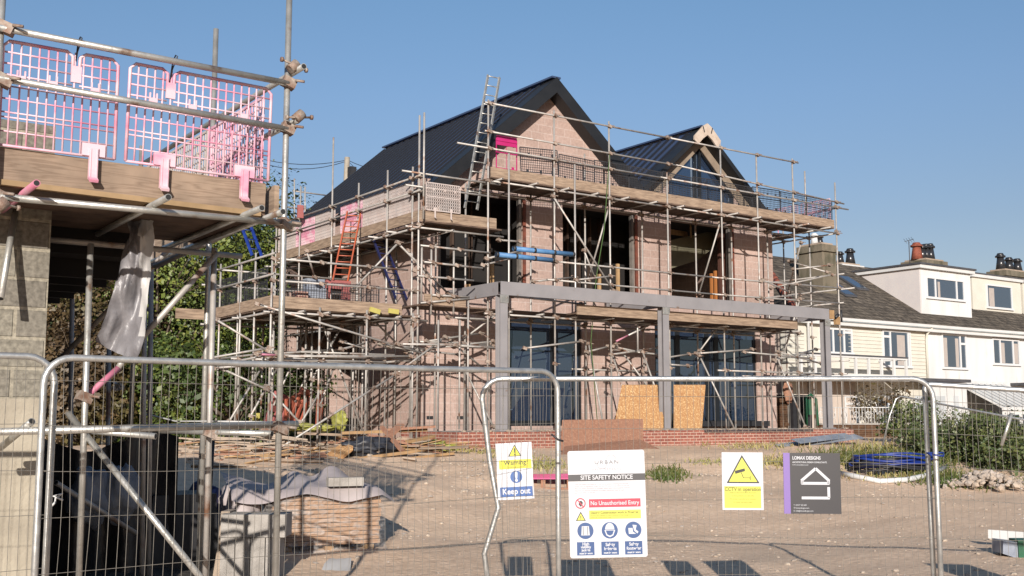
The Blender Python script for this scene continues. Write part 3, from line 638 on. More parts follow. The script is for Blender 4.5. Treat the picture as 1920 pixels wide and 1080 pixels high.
tb(SS, 'ledger', (13.85, 22.3, 6.12), (13.85, 31.4, 6.12))
for a, b, z in ((12.5,15.3,7.43),(12.6,15.25,7.10),(12.8,15.4,6.12)): tb(SS, 'guard_rail', (a, 22.45, z), (b, 22.45, z))
y = 22.7
while y < 31.4: tb(SS, 'transom', (12.75, y, 6.17), (13.95, y, 6.17)); y += .95
for k in range(4):
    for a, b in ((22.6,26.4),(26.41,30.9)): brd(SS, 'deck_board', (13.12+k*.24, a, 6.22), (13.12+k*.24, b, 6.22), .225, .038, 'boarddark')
for k in range(3): brd(SS, 'deck_board', (13.1, 22.3-.0+k*.0+.62+.24*k-.5, 6.262), (15.25, 22.42+.24*k, 6.262), .225, .038, 'boarddark')
for a, b in ((22.5,25.4),(25.41,28.3),(28.31,31.0)): brd(SS, 'toe_board', (XS+.02, a, 6.42), (XS+.02, b, 6.42), .038, .26)
brd(SS, 'toe_board', (13.0, 22.48, 6.42), (15.2, 22.48, 6.43), .038, .27)
# loading bay
YB = 22.6; ZB = 4.0
BX = [9.4, 10.55, 11.72, 12.93]
def gs(x, y): return gz(x, y)
for x in BX: tb(SS, 'standard', (x, YB, gs(x, YB)), (x, YB, {9.4:5.3,10.55:4.1,11.72:4.1,12.93:4.1}[x]), coup=[(x,YB,3.0),(x,YB,3.95)])
for x in (9.4, 10.2, 11.2, 12.3): tb(SS, 'standard', (x, 24.4, gs(x, 24.4)), (x, 24.4, 5.2 if x < 11 else 4.0), coup=[(x,24.4,3.0)])
for y in (23.6, 24.6, 25.8, 26.6): tb(SS, 'standard', (9.42, y, gs(9.4, y)), (9.42, y, 5.35), coup=[(9.42,y,3.0),(9.42,y,4.7)])
for x in (10.6, 11.8): tb(SS, 'standard', (x, 26.4, gs(x, 26.4)), (x, 26.4, 5.3))
for z, a, b in ((5.10,9.5,12.75),(4.62,9.5,12.75),(3.93,9.2,13.3),(3.0,9.0,13.1),(2.92,9.3,12.2)): tb(SS, 'guard_rail' if z > 4 else 'ledger', (a, YB-.05, z), (b, YB-.05, z), None, [(x, YB-.05, z) for x in BX])
for z in (5.2, 4.75, 3.93, 3.05): tb(SS, 'guard_rail' if z > 4 else 'ledger', (9.38, 22.4, z), (9.38, 27.0, z))
for z in (3.93, 3.0): tb(SS, 'ledger', (9.2, 24.4, z), (13.2, 24.4, z)); tb(SS, 'ledger', (9.2, 26.5, z), (13.2, 26.5, z))
tb(SS, 'guard_rail', (9.2, 26.5, 4.9), (13.2, 26.5, 4.9)); tb(SS, 'guard_rail', (9.2, 26.5, 5.3), (13.2, 26.5, 5.3))
x = 9.5
while x < 13: tb(SS, 'transom', (x, 22.4, 3.98), (x, 26.8, 3.98)); x += .6
for k in range(16): brd(SS, 'deck_board', (9.4, 22.78+k*.242, 4.03), (13.0, 22.78+k*.242, 4.03), .225, .036, 'boarddark')
brd(SS, 'toe_board', (9.42, YB+.05, 4.17), (12.65, YB+.05, 4.16), .038, .26)
brd(SS, 'toe_board', (9.40, 22.65, 4.17), (9.40, 26.6, 4.17), .038, .25)
brd(SS, 'toe_board', (8.6, 26.55, 4.17), (10.4, 26.62, 4.17), .04, .25)
brd(SS, 'toe_board', (10.2, 25.6, 3.15), (12.9, 25.6, 3.2), .04, .24)
brd(SS, 'toe_board', (13.05, 22.3, 4.42), (14.2, 22.3, 4.40), .038, .24)
for k in range(4): brd(SS, 'deck_board', (12.95, 22.4+k*.24, 4.28), (14.9, 22.4+k*.24, 4.28), .225, .038, 'boarddark')
for a, b in (((788,460),(918,474)),((795,491),(905,503)),((783,517),(888,526)),((788,568),(880,560)),((810,553),(880,557))): 
    p0 = pY(*a, 22.25); p1 = pY(*b, 22.25); tb(SS, 'guard_rail', p0, p1, None, [p0+(p1-p0)*.15, p0+(p1-p0)*.55])
for px, t, bt in ((809,462,590),(851,465,590),(791,460,565),(822,600,805),(862,600,805),(878,560,806)):
    a = pY(px, t, 22.3); tb(SS, 'standard', (a.x, 22.3, pY(px, bt, 22.3).z), a)
def sb(p0, p1, Y0, Y1=None, mats=None, nm='brace', r=.0245):
    a = pY(*p0, Y0); b = pY(*p1, Y1 or Y0); tb(SS, nm, a, b, mats, [a, b], r)
for a, b, y0, y1 in (((482,570),(797,664),22.4,22.4),((403,598),(502,658),22.8,22.5),((522,842),(745,700),21.4,22.0),((740,703),(835,632),22.0,22.6),((418,692),(500,730),22.8,22.5),((500,725),(560,790),22.6,22.2),((430,790),(490,690),24,24.5),((470,780),(520,690),23.5,24.4),
    ((690,605),(640,565),22.9,23.2),((575,470),(590,520),23.5,23.8),((745,455),(840,550),22.4,22.9),((747,455),(660,545),22.4,22.9),((765,470),(830,560),23.2,23.2),((700,600),(760,660),24,24.2),((640,640),(690,655),23,23),((560,800),(600,735),23.4,23.8),((600,760),(625,690),24,24.2),((585,712),(640,612),23.3,23.8),((845,640),(905,690),22.9,23.2),((870,690),(925,800),22.6,22.0),((930,590),(850,650),22.5,23.1)): sb(a, b, y0, y1)
for a, b, y0, y1 in (((383,673),(505,652),23,22.5),((440,678),(520,662),23,22.5),((520,663),(640,655),22.5,24),((530,668),(770,668),22.4,22.4),((640,655),(700,640),22.3,24),((712,645),(800,655),22.5,22.8),((745,645),(925,648),22.3,22.6),((770,640),(920,645),22.8,22.8),((790,655),(925,640),23.2,22.5),((840,595),(935,600),22.5,22.5),((730,650),(860,665),23.2,22.6),((800,640),(900,625),22.5,22.9),((855,648),(930,652),22.1,22.1),((400,690),(510,682),22.7,22.5)): sb(a, b, y0, y1, nm='tube')
sb((400,676),(450,678),22.5,None,[M['pinkpaint'],M['rust'],M['bore']],'tube'); sb((480,664),(520,666),22.3,None,[M['pinkpaint'],M['rust'],M['bore']],'tube')
tb(SS, 'guard_rail', pD(545,410,9.0)+Vector((0,0,0)), pD(860,462,24), None)if False else None
sb((555,655),(905,465),22,22) if False else None
rnd = random.Random(9)
for k in range(12):
    y_ = rnd.uniform(23, 26); x_ = rnd.uniform(9.4, 11.5); z_ = rnd.choice((2.85,2.95,3.05,3.12)); tb(SS, 'tube', (x_, y_, z_), (x_+rnd.uniform(1.2,2.4), y_+rnd.uniform(-.5,.5), z_+rnd.uniform(-.05,.08)))
for k in range(6):
    x_ = 9.8+k*.6; y_ = 23.3+rnd.random()*2.5; tb(SS, 'standard', (x_, y_, gz(x_, y_)), (x_, y_, 3.95))
for x_, y_ in ((10.2,24.9),(12.2,23.6),(11.0,25.6)): tb(SS, 'brace', (x_, y_, 1.3), (x_+1.1*rnd.choice((-1,1)), y_, 3.8))
# guards on the side scaffold
gside = 'mesh guards along the side deck of the house'
specs = [(22.95,'whiteguard','faded white mesh guard nearest the front corner of the side deck'),(24.25,'whiteguard','faded white mesh guard, second back along the side deck'),(25.55,'pink','strong pink mesh guard above the orange ladder on the side deck'),(27.15,'whiteguard','off-white mesh guard just beyond the strong pink one on the side deck'),(28.45,'pink','pale pink mesh guard near the far end of the side deck'),(29.75,'whiteguard','last off-white mesh guard at the far end of the side deck')]
pr = {}
for y, c, l in specs:
    if c not in pr: pr[c] = guard((XS+.06, y, 6.56), R(90), l, gside, c, 1.22, .74, 20, 9, (.2,.62,1.0), wr=.009)
    else: dup(pr[c], (XS+.06, y, 6.56), R(90), l)
guard((13.15, 22.42, 6.57), 0, 'cream-white square mesh guard facing front on the side deck corner', None, 'whiteguard', .95, .66, 18, 9, (.25,.7), wr=.009)
gl = 'dark mesh guards round the loading bay'
g0 = guard((9.46, 23.0, 4.30), R(90), 'black mesh guard at the front left of the loading bay side', gl, 'blackguard', 1.2, .66, 18, 9, (.2,.62,1.0))
dup(g0, (9.46, 24.3, 4.30), R(90), 'black mesh guard in the middle of the loading bay side'); dup(g0, (9.46, 25.5, 4.30), R(90), 'black mesh guard at the far end of the loading bay side')
for k, x in enumerate((9.6, 10.9)):
    dup(g0, (x, 22.75, 4.28), 0, ['black mesh guard facing front at the loading bay corner', 'black mesh guard facing front in the middle of the loading bay'][k], (1,1,.62))
# items on the decks
def ladder(name, label, a, b, wv, col, cat='ladder', rung=.28, colb=None):
    a = Vector(a); b = Vector(b); wv = Vector(wv); t = thing(name, a, label, cat)
    for s_, c in ((-.5, col), (.5, colb or col)):
        m_ = MB(); m_.bar(a+wv*s_, b+wv*s_, .035, .07, 0); m_.build('stile', M[c], t)
    L = (b-a).length; d = (b-a)/L; k = .2; m_ = MB()
    while k < L: m_.tube(a+d*k-wv*.5, a+d*k+wv*.5, .014, 6); k += rung
    m_.build('rungs', M[col], t); return t
ladder('ladder', 'grey aluminium ladder rising past the high front deck beside the left gable', pY(883,392,22.75), pY(926,143,23.25), (.36,0,0), 'galv', colb='galv')
ladder('ladder', 'orange ladder standing on the loading bay and leaning on the side deck', pY(634,548,23.3), pX(664,398,12.9), (.34,-.1,0), 'ladderorange', colb='ladderorange')
ladder('ladder', 'navy blue ladder leaning under the side deck near the house corner', pY(752,560,23.2), pX(706,440,13.3), (.36,.1,0), 'navy')
ladder('ladder', 'bright blue ladder sloping behind the galvanised post', pD(482,480,27), pD(462,425,27.2), (.25,0,0), 'blue')
m_ = MB(); a = pY(605,550,23.4); m_.box(a.x, a.x+.62, 23.2, 23.3, 4.62, 4.82); m_.box(a.x+.42, a.x+.62, 23.2, 23.3, 4.05, 4.62); m_.box(a.x+.05, a.x+.1, 23.2, 23.3, 4.05, 4.62)
tag(m_.build('trestle', M['red']), 'salmon red plastic trestle at the foot of the orange ladder', 'trestle')
m_ = MB(); a = pY(582,548,24); m_.box(a.x, a.x+.5, 24.2, 24.45, 4.05, 4.95); tag(m_.build('insulation_pack', M['bag']), 'pale blue wrapped insulation pack standing on the loading bay', 'package')
m_ = MB(); a = pY(556,548,24); m_.box(a.x, a.x+.3, 24.0, 24.3, 4.05, 4.6); tag(m_.build('brick_stack', M['brick']), 'small stack of orange bricks on the loading bay behind the guards', 'bricks')
for k, (px, py) in enumerate(((703,580),(738,583))):
    a = pY(px, py, 22.5); m_ = MB(); m_.bar(a-Vector((.13,0,.0)), a+Vector((.13,0,-.02-.04*(1-k))), .05, .11); tag(m_.build('foam_block', M['paleyellow']), ['pale yellow foam pad tilted on the loading bay edge tube', 'pale yellow foam pad lying level on the loading bay edge tube'][k], 'pad', 'yellow pads on the loading bay edge')
m_ = MB(); a = pD(562,392,31); m_.box(a.x-.06, a.x+.12, a.y, a.y+.05, a.z-.25, a.z+.12); tag(m_.build('barrier_panel', M['red']), 'small red barrier panel far back at the end of the side scaffold', 'barrier')
RSC = thing('rear_scaffold', pD(552,400,36), 'thin far scaffold frame rising behind the side of the house roof', 'scaffold')
for px, t, b in ((552,335,430),(572,350,430),(602,395,430)): tb(RSC, 'standard', pD(px, b, 36), pD(px, t, 36))
tb(RSC, 'guard_rail', pD(549,358,36), pD(640,370,38)); tb(RSC, 'guard_rail', pD(535,388,36), pD(600,396,38))

# telegraph pole and its wires
TP = thing('telegraph_pole', pD(648,420,45), 'pale wooden telegraph pole showing above the dark roof', 'pole')
m_ = MB(); m_.path([pD(647,420,45), pD(651,295,45)], .15, 10, 0, r2=.11); m_.build('post', mat('weathered_pole', srgb(200,190,172), srgb(180,168,150), 5), TP)
m_ = MB(); q = pD(655,318,44.8); m_.box(q.x-.02, q.x+.25, q.y-.15, q.y+.15, q.z-.3, q.z+.12); m_.build('junction_box', M['black'], TP)
m_ = MB()
for p0, p1, s_ in (((480,295),(651,300),.25),((480,302),(651,302),.35),((652,300),(720,318),.1),((655,304),(690,328),.1)):
    a = pD(*p0, 48); b = pD(*p1, 45); m_.path([a+(b-a)*t-Vector((0,0,s_*4*t*(1-t))) for t in [i/8 for i in range(9)]], .014, 4)
m_.build('overhead_wires', M['black'], TP)

# ---------------------------------------------------------------- near scaffold
NS = thing('near_scaffold', (3.4, 8.06, 0), 'close galvanised tube scaffold with knotty toe board and pink guards, far left', 'scaffold')
YN = 8.06
def nt(nm, a, b, mats=GL, coup=(), r=.0245): return tb(NS, nm, a, b, mats, coup, r, True, 14)
nt('standard', (3.44, YN, 0), (3.44, YN, 5.6), GL, [(3.44,YN-.03,z) for z in (4.30,3.93,3.16,1.58)])
nt('standard', (1.33, YN, 0), (1.33, YN, 5.6), GL, [(1.36,YN-.03,z) for z in (4.32,3.95,3.15)])
nt('guard_rail', (1.2, YN-.05, 4.31), (3.43, YN-.05, 4.29)); nt('guard_rail', (1.2, YN-.05, 3.96), (3.43, YN-.05, 3.92))
nt('ledger', (1.36, YN-.05, 3.14), (3.55, YN-.05, 3.17)); nt('ledger', (1.3, 9.35, 3.08), (3.6, 9.35, 3.08), [M['galv2'],M['rust'],M['bore']])
nt('guard_rail', (3.49, 7.86, 4.40), (3.49, 12.0, 4.42)); nt('guard_rail', (3.49, 7.95, 3.99), (3.49, 12.2, 4.0))
nt('transom', (1.55, 7.75, 3.21), (1.55, 9.8, 3.20), [M['pinkpaint'],M['rust'],M['bore']]); nt('transom', (2.42, 7.72, 3.21), (2.42, 10.2, 3.2)); nt('transom', (3.13, 7.75, 3.215), (3.13, 10.2, 3.2)); nt('transom', (3.32, 7.80, 3.215), (3.32, 12, 3.2))
nt('standard', (3.45, 9.77, 0), (3.45, 9.77, 5.26)); nt('standard', (3.45, 12.0, 0), (3.45, 12.0, 4.6))
nt('standard', pD(147,1110,8.6)*1.0, pD(170,457,8.6)); nt('standard', pD(384,1110,9.3), pD(402,465,9.3), [M['galv2'],M['rust'],M['bore']])
for px, t_p, b_p, d in ((135,560,1100,11.5),(205,600,1100,12),(272,480,1080,10.8),(284,460,1080,11.0)): nt('standard', pD(px-6, b_p, d), pD(px, t_p, d), [M['galv2'],M['rust'],M['bore']])
nt('brace', pD(408,474,9.2), pD(232,672,8.9), [M['galv2'],M['rust'],M['bore']]); nt('brace', pD(232,672,8.9), pD(222,690,8.88), [M['galv2'],M['rust'],M['bore']])
nt('brace', pD(222,690,8.88), pD(160,745,8.65), [M['pinkpaint'],M['rust'],M['bore']], [pD(158,745,8.6)])
nt('brace', pD(128,775,8.7), pD(378,1085,8.2)); nt('brace', pD(0,840,7.9), pD(60,790,7.6))
nt('brace', pD(330,455,10.2), pD(95,690,10.4), [M['galv2'],M['rust'],M['bore']]); nt('brace', pD(445,430,9.9), pD(290,500,10.2), [M['galv2'],M['rust'],M['bore']]); nt('brace', pD(105,905,10), pD(255,1000,11), [M['galv2'],M['rust'],M['bore']])
nt('brace', pD(1,560,7.9), pD(32,375,8.3), GL, [pD(30,385,8.3)])
nt('guard_rail', (1.2, YN+.06, 1.56), (3.62, YN+.06, 1.61), GL, [], .027); nt('ledger', pD(60,800,8.8), pD(292,818,8.6)); nt('ledger', pD(300,808,9.3), pD(510,813,8.9), GL, [pD(395,812,9.1), pD(498,812,9)])
for z, y0 in ((3.165,8.16),):
    for k in range(7): brd(NS, 'deck_board', (1.0, 8.27+k*.235, 3.26), (3.32, 8.27+k*.235, 3.25), .225, .038, 'boarddark')
m_ = MB(); m_.bar((1.33, YN+.09, 3.40), (3.31, YN+.09, 3.375), .04, .225); m_.build('toe_board', M['knotty'], NS)
m_ = MB(); m_.bar((1.33, YN+.13, 3.265), (3.27, YN+.13, 3.24), .16, .038); m_.build('deck_edge_board', M['woodedge'], NS)
m_ = MB(); m_.bar((3.40, 8.12, 3.37), (3.40, 12, 3.37), .04, .225); m_.build('toe_board', M['board'], NS)
for p, a in (((3.45,YN-.09,4.42),1),((3.5,YN-.1,4.02),-1),((1.38,YN-.08,3.08),1)):   # visible swivel couplers with bolts
    m_ = MB(); p = Vector(p); m_.path([p+Vector((-.03,0,-.03)), p+Vector((.03,0,.03))], .042, 10); m_.tube(p+Vector((-.11,-.03,.03*a)), p+Vector((.11,.0,-.01*a)), .009, 6); m_.tube(p+Vector((-.12,-.03,.03*a)), p+Vector((-.10,-.03,.03*a)), .02, 6); m_.tube(p+Vector((.10,0,-.01*a)), p+Vector((.12,0,-.01*a)), .02, 6)
    m_.build('swivel_coupler', M['rust'], NS)
def big_guard(x0, w_, label, hk):
    t = thing('brick_guard', (x0, YN+.05, 3.52), label, 'mesh guard', 'pink guards on the near scaffold'); h_ = .74
    m_ = MB(); nv = int(w_/.058)
    def path(pts, r, closed=False): m_.path([(p[0], 0, p[1]) for p in pts], r, 6, 0, closed=closed)
    nx = .62*w_ if hk == 0 else .27*w_
    path([(0,0),(0,h_-.04),(.04,h_),(nx-.06,h_),(nx-.02,h_-.03),(nx-.02,h_-.16)], .013); path([(nx+.03,h_-.16),(nx+.03,h_-.03),(nx+.07,h_),(w_-.04,h_),(w_,h_-.04),(w_,0)], .013); path([(0,0),(w_,0)], .010)
    for z in (.10,.20,.235,.33,.42): path([(0,z),(w_,z)], .006)
    for z in (.50,.58,.66): path([(0,z),(nx-.02,z)], .007); path([(nx+.03,z),(w_,z)], .007)
    for i in range(1, nv):
        x = w_*i/nv
        path([(x,0),(x,h_)], .007)
    m_.box(nx-.03, nx+.04, -.012, .006, h_-.22, h_-.10)
    for x in (.16*w_,.43*w_,.8*w_): m_.box(x-.03, x+.03, -.014, .004, h_-.28, h_-.24); m_.box(x-.03, x-.02, -.014, .004, h_-.24, h_-.2); m_.box(x+.02, x+.03, -.014, .004, h_-.24, h_-.2)
    o = m_.build('mesh_panel', M['pink'], None, org=(0,0,0)); o.parent = t
    for x in ([.63] if hk == 0 else [.28, .9]):
        k = MB(); k.box(x-.08, x+.08, -.020, .012, .0, .09); k.box(x-.03, x+.03, -.035, .0, -.17, .06); k.bar((x,-.03,-.165),(x,-.065,-.19),.06,.02); k.bar((x-.022,-.037,.05),(x-.022,-.037,-.16),.006,.006); k.bar((x+.022,-.037,.05),(x+.022,-.037,-.16),.006,.006)
        o = k.build('hook', M['pink'], None, org=(0,0,0)); o.parent = t
    k = MB(); k.path([(nx, .02, h_-.1), (nx, -.04, h_), (nx+.005, -.13, h_+.075), (nx, -.10, h_+.09), (nx,-.04,h_+.06), (nx,0,h_-.05)], .005, 5)
    o = k.build('cable_tie', M['black'], None, org=(0,0,0)); o.parent = t
    return t
big_guard(1.36, .78, 'pink mesh brick guard, left one cut by the picture edge', 0); b2 = big_guard(2.22, 1.10, 'pink mesh brick guard, right one reaching the corner of the near scaffold', 1)
b2.rotation_euler = (0, .012, 0)
for k, (y, c, l) in enumerate(((8.4,'pink','pink mesh guard on the return of the near scaffold, next to its corner'),(9.7,'whiteguard','white mesh guard on the return of the near scaffold, behind the pink one'),(11.0,'whiteguard','far white mesh guard on the return of the near scaffold'))):
    guard((3.38, y, 3.52), R(90), l, 'guards on the near scaffold return', c, 1.2, .74, 20, 9, (.2,.9), wr=.006)
# hanging plastic sheet
m_ = MB(); top = [pD(x_, 408+(x_-225)*.15, 9.0) for x_ in (232,245,262,287)]; 
rows = [((243,438),(252,440),(268,445),(287,448)),((228,480),(244,478),(262,490),(284,492)),((215,540),(236,545),(258,552),(279,556)),((195,600),(222,612),(248,622),(273,620)),((178,640),(205,655),(232,668),(258,672))]
P = [[pD(x_, y_, 8.75+.10*math.sin(i*1.7+j*1.3)) for i, (x_, y_) in enumerate(r_)] for j, r_ in enumerate([[(240,412),(252,410),(268,412),(288,414)]]+[list(r) for r in rows])]
def fine(P, n):   # bilinear refinement
    out = []
    for j in range(len(P)-1):
        for s_ in range(n):
            v_ = s_/n; row = [P[j][i].lerp(P[j+1][i], v_) for i in range(len(P[0]))]
            out.append([row[i].lerp(row[i+1], u/n) for i in range(len(row)-1) for u in range(n)]+[row[-1]])
    out.append([P[-1][i].lerp(P[-1][i+1], u/n) for i in range(len(P[0])-1) for u in range(n)]+[P[-1][-1]]); return out
Pf = fine(P, 5); nr = len(Pf); nc = len(Pf[0])
for j in range(nr):
    for i in range(nc):
        q = Pf[j][i]; d = noise.noise(Vector((i*.45, j*.30, 2)))*.06+noise.noise(Vector((i*.9+j*.5, j*.5, 5)))*.03; m_.v.append(q+Vector((FH[0], FH[1], 0))*d)
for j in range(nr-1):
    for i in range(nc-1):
        lit = 1 if (i/nc) > .42+.5*(j/nr) and j < nr*.78 else 0  # brighter material paints the sunlit part of the sheet
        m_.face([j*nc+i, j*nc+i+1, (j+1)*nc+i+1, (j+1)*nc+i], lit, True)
tag(m_.build('plastic_sheet', [M['sheet'], M['sheetlit']]), 'creased grey plastic sheet with a painted sunlit side hanging from the near scaffold', 'sheet')
# near block building: pier, floor soffit, black tanked wall
NB = thing('near_building', (1.2, 8.9, 0), 'grey blockwork building corner under construction at the left edge', 'building')
m_ = MB(); m_.box(-.6, 1.90, 8.9, 9.2, 1.80, 3.9); m_.build('block_pier', M['greyblock'], NB)
m_ = MB(); m_.box(-.6, 1.91, 8.89, 9.21, -.1, 1.80); m_.build('rendered_base', M['render'], NB)
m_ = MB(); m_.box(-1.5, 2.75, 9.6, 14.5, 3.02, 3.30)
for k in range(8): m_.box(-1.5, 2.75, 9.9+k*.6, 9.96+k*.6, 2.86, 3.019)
m_.build('floor_soffit', M['interiorshade'], NB)
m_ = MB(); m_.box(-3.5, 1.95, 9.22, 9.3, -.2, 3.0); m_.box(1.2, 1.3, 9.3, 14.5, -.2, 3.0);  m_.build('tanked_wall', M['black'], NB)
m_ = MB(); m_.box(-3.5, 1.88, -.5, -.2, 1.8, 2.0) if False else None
m_ = MB()  # dark sheet laid here to stand for shade on the ground
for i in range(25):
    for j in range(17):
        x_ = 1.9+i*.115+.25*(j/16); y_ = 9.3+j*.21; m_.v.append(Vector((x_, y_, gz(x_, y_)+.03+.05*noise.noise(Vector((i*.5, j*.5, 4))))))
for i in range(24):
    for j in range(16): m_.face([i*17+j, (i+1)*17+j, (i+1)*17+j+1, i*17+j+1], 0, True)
tag(m_.build('ground_shade_sheet', M['groundshade']), 'rumpled dark sheet standing for shaded ground behind the left fence', 'sheeting')
# bags and dark bin in the shade
def blob(name, c, r, matn, label, cat, seed, group=None, n=14, cr=.10):
    m_ = MB(); rnd = random.Random(seed); c = Vector(c); b = 0
    for i in range(n+1):
        th = pi*i/n
        for j in range(n*2):
            ph = pi*j/n; q = Vector((sin(th)*cos(ph), sin(th)*sin(ph), cos(th)))
            k = 1+(.28+cr)*noise.noise(q*1.8+Vector((seed,0,0)))+cr*1.6*noise.noise(q*4+Vector((seed,3,0)))+cr*.8*noise.noise(q*9+Vector((seed,7,0)))
            m_.v.append(c+Vector((q.x*r[0], q.y*r[1], q.z*r[2]))*k)
    for i in range(n):
        for j in range(n*2): m_.face([i*2*n+j, (i+1)*2*n+j, (i+1)*2*n+(j+1)%(2*n), i*2*n+(j+1)%(2*n)], 0, True)
    return tag(m_.build(name, M[matn]), label, cat, group)
p0 = pD(170,930,10.9); blob('rubble_bag', p0, (.20,.20,.28), 'bag', 'pale plastic sack slumped left of the other behind the fence', 'sack', 2, 'pale sacks in the shade')
p0 = pD(228,925,11.0); blob('rubble_bag', p0, (.17,.17,.27), 'bag', 'pale plastic sack with brown patch, right of its neighbour in the shade', 'sack', 5, 'pale sacks in the shade')
p0 = pD(318,900,12.2); z0 = gz(p0.x, p0.y)
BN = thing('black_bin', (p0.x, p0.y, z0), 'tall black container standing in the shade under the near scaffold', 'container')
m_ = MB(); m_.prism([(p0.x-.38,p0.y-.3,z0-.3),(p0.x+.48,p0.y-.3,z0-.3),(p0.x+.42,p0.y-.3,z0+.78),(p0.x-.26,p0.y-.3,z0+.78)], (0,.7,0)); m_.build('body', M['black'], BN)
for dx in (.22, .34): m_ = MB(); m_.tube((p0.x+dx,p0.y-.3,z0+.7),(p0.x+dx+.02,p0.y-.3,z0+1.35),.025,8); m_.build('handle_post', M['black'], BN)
# dark sheet added so the back of the bay reads as shade
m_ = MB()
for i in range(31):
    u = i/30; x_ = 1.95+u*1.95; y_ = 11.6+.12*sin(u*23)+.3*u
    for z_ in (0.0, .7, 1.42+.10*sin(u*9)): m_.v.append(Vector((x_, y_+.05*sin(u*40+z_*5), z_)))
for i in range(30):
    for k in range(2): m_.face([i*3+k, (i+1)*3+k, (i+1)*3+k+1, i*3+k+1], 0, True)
tag(m_.build('bay_shade_sheet', M['bayshade']), 'dark upright sheet standing for shade in the bay behind the near scaffold', 'sheeting')

# ---------------------------------------------------------------- fence panels
def fence_panel(A, B, top, label, feet=True, nwire=66, bend=None, lean=0, sag=0, topB=None, R_=.16):
    A = Vector((A[0], A[1], 0)); B = Vector((B[0], B[1], 0)); L = (B-A).length; d = (B-A)/L; nrm = Vector((-d.y, d.x, 0))
    t = thing('fence_panel', A, label, 'fence panel', 'temporary mesh fence panels')
    tB = top if topB is None else topB
    def Pt(u, z):
        h = z/2.0; k = (top+(tB-top)*u/L)/2.0; off = nrm*(lean*h)
        q = A+d*u+off; q.z = z*k-(.03)*sin(pi*u/L)*sag; return q
    r = .021
    arcL = [Pt(R_-R_*cos(a), 2.0-R_+R_*sin(a)) for a in [i*pi/12 for i in range(7)]]
    arcR = [Pt(L-R_+R_*sin(a), 2.0-R_+R_*cos(a)) for a in [i*pi/12 for i in range(7)]]
    lp = [Pt(0, 0.03), Pt(0, .9), Pt(0, 1.8)]
    if bend: lp = [Pt(0+bend[k][0], bend[k][1]) for k in range(len(bend))]
    m_ = MB(); m_.path(lp[:-1]+arcL+[Pt(L*.33, 2), Pt(L*.66, 2)]+arcR+[Pt(L, .9), Pt(L, .03)], r, 10)
    m_.build('tube_frame', M['fence'], t)
    m_ = MB(); m_.path([Pt(.02,.22), Pt(L-.02,.22)], .019, 8); m_.build('bottom_rail', M['fence'], t)
    m_ = MB(); rnd = random.Random(int(L*1000+A.x*77))
    for i in range(1, nwire):
        u = L*i/nwire; zt = 2.0
        if u < R_: zt = 2.0-R_+math.sqrt(max(R_*R_-(R_-u)**2, 0))
        if u > L-R_: zt = 2.0-R_+math.sqrt(max(R_*R_-(u-L+R_)**2, 0))
        ph = rnd.uniform(0, 6); am = rnd.choice((.002,.003,.004,.012)); 
        m_.path([Pt(u+am*sin(z*5+ph)+.006*sin(z*2.2+u*.8), .22+(zt-.22)*z/1.0) + nrm*(.012*sin(z*9+u)) for z in (0,.14,.28,.42,.56,.7,.85,1)], .0017, 4, cap=False)
    for z in (.45,.75,1.05,1.33,1.60,1.86):
        m_.path([Pt(u, z+.012*sin(u*2.1+z*7)*(1 if z < 1.5 else .3)) for u in [L*k/10 for k in range(11)]], .0018, 4, cap=False)
    m_.build('wire_mesh', M['wire'], t)
    if feet:
        for q in (A-d*.02, B+d*.02):
            m_ = MB(); z = 0
            m_.bar(Vector((q.x,q.y,z+.06))-nrm*.3, Vector((q.x,q.y,z+.06))+nrm*.3, .22, .12); m_.build('concrete_foot', M['conc'], t)
    return t, Pt
fence_panel((1.50,7.02),(5.27,6.93), 2.02, 'fence panel in front of the near scaffold, with clear dark gap behind', sag=.3)
fence_panel((4.84,7.35),(7.76,5.31), 1.965, 'fence panel carrying four signs, with a bent left post', bend=[(.10,.03),(.02,.62),(.13,.98),(.06,1.35),(.0,1.8)])
fence_panel((-1.9,7.35),(1.60,7.2), 2.03, 'fence panel at the far left crossing the block pier')
fence_panel((7.80,5.40),(10.35,2.75), 1.93, 'fence panel at the far right, sloping down to the right', topB=1.66, lean=.06, R_=.05)
# clips and ties
def small(name, pts, r, matn, label, cat): m_ = MB(); m_.path(pts, r, 6); return tag(m_.build(name, M[matn]), label, cat)
c = pD(104,935,7.0); small('cable_tie', [c+Vector((-.06,-.02,-.08)), c+Vector((-.01,-.04,-.02)), c, c+Vector((.03,-.03,.03)), c+Vector((-.02,-.02,.02)), c+Vector((.04,-.02,-.01))], .007, 'white', 'white cord knotted round the left fence posts', 'tie')
c = pD(1752,852,8.75); small('cable_tie', [c+Vector((-.07,-.04,.0)), c+Vector((-.02,-.09,-.01)), c+Vector((.06,-.04,.0)), c+Vector((.12,.0,.01)), c+Vector((.05,.05,.01)), c+Vector((-.05,.03,.01)), c+Vector((-.08,-.03,.0))], .008, 'blue', 'blue rope tie round the right fence posts', 'tie')
c = pD(1044,827,8.1); small('cable_tie', [c+Vector((-.05,0,.05)), c+Vector((-.01,-.03,.01)), c+Vector((.04,-.02,0))], .008, 'black', 'black clip on the post between the warning and safety notices', 'clip')
FF = thing('far_fence_panel', pD(1668,822,27), 'low thin fence panel far behind by the right hand hedge', 'fence panel')
m_ = MB(); m_.path([pD(1655,835,27), pD(1668,780,27), pD(1680,748,27), pD(1690,743,27), pD(1760,757,26), pD(1925,788,23)], .022, 6); m_.build('tube_frame', M['fence'], FF)
m_ = MB()
for k in range(36): x_ = 1685+k*7; m_.path([pD(x_-2, 800+k*.4, 26.5-k*.08), pD(x_, 745+k*1.15, 26.5-k*.08)], .004, 4)
m_.build('wire_mesh', M['wire'], FF)
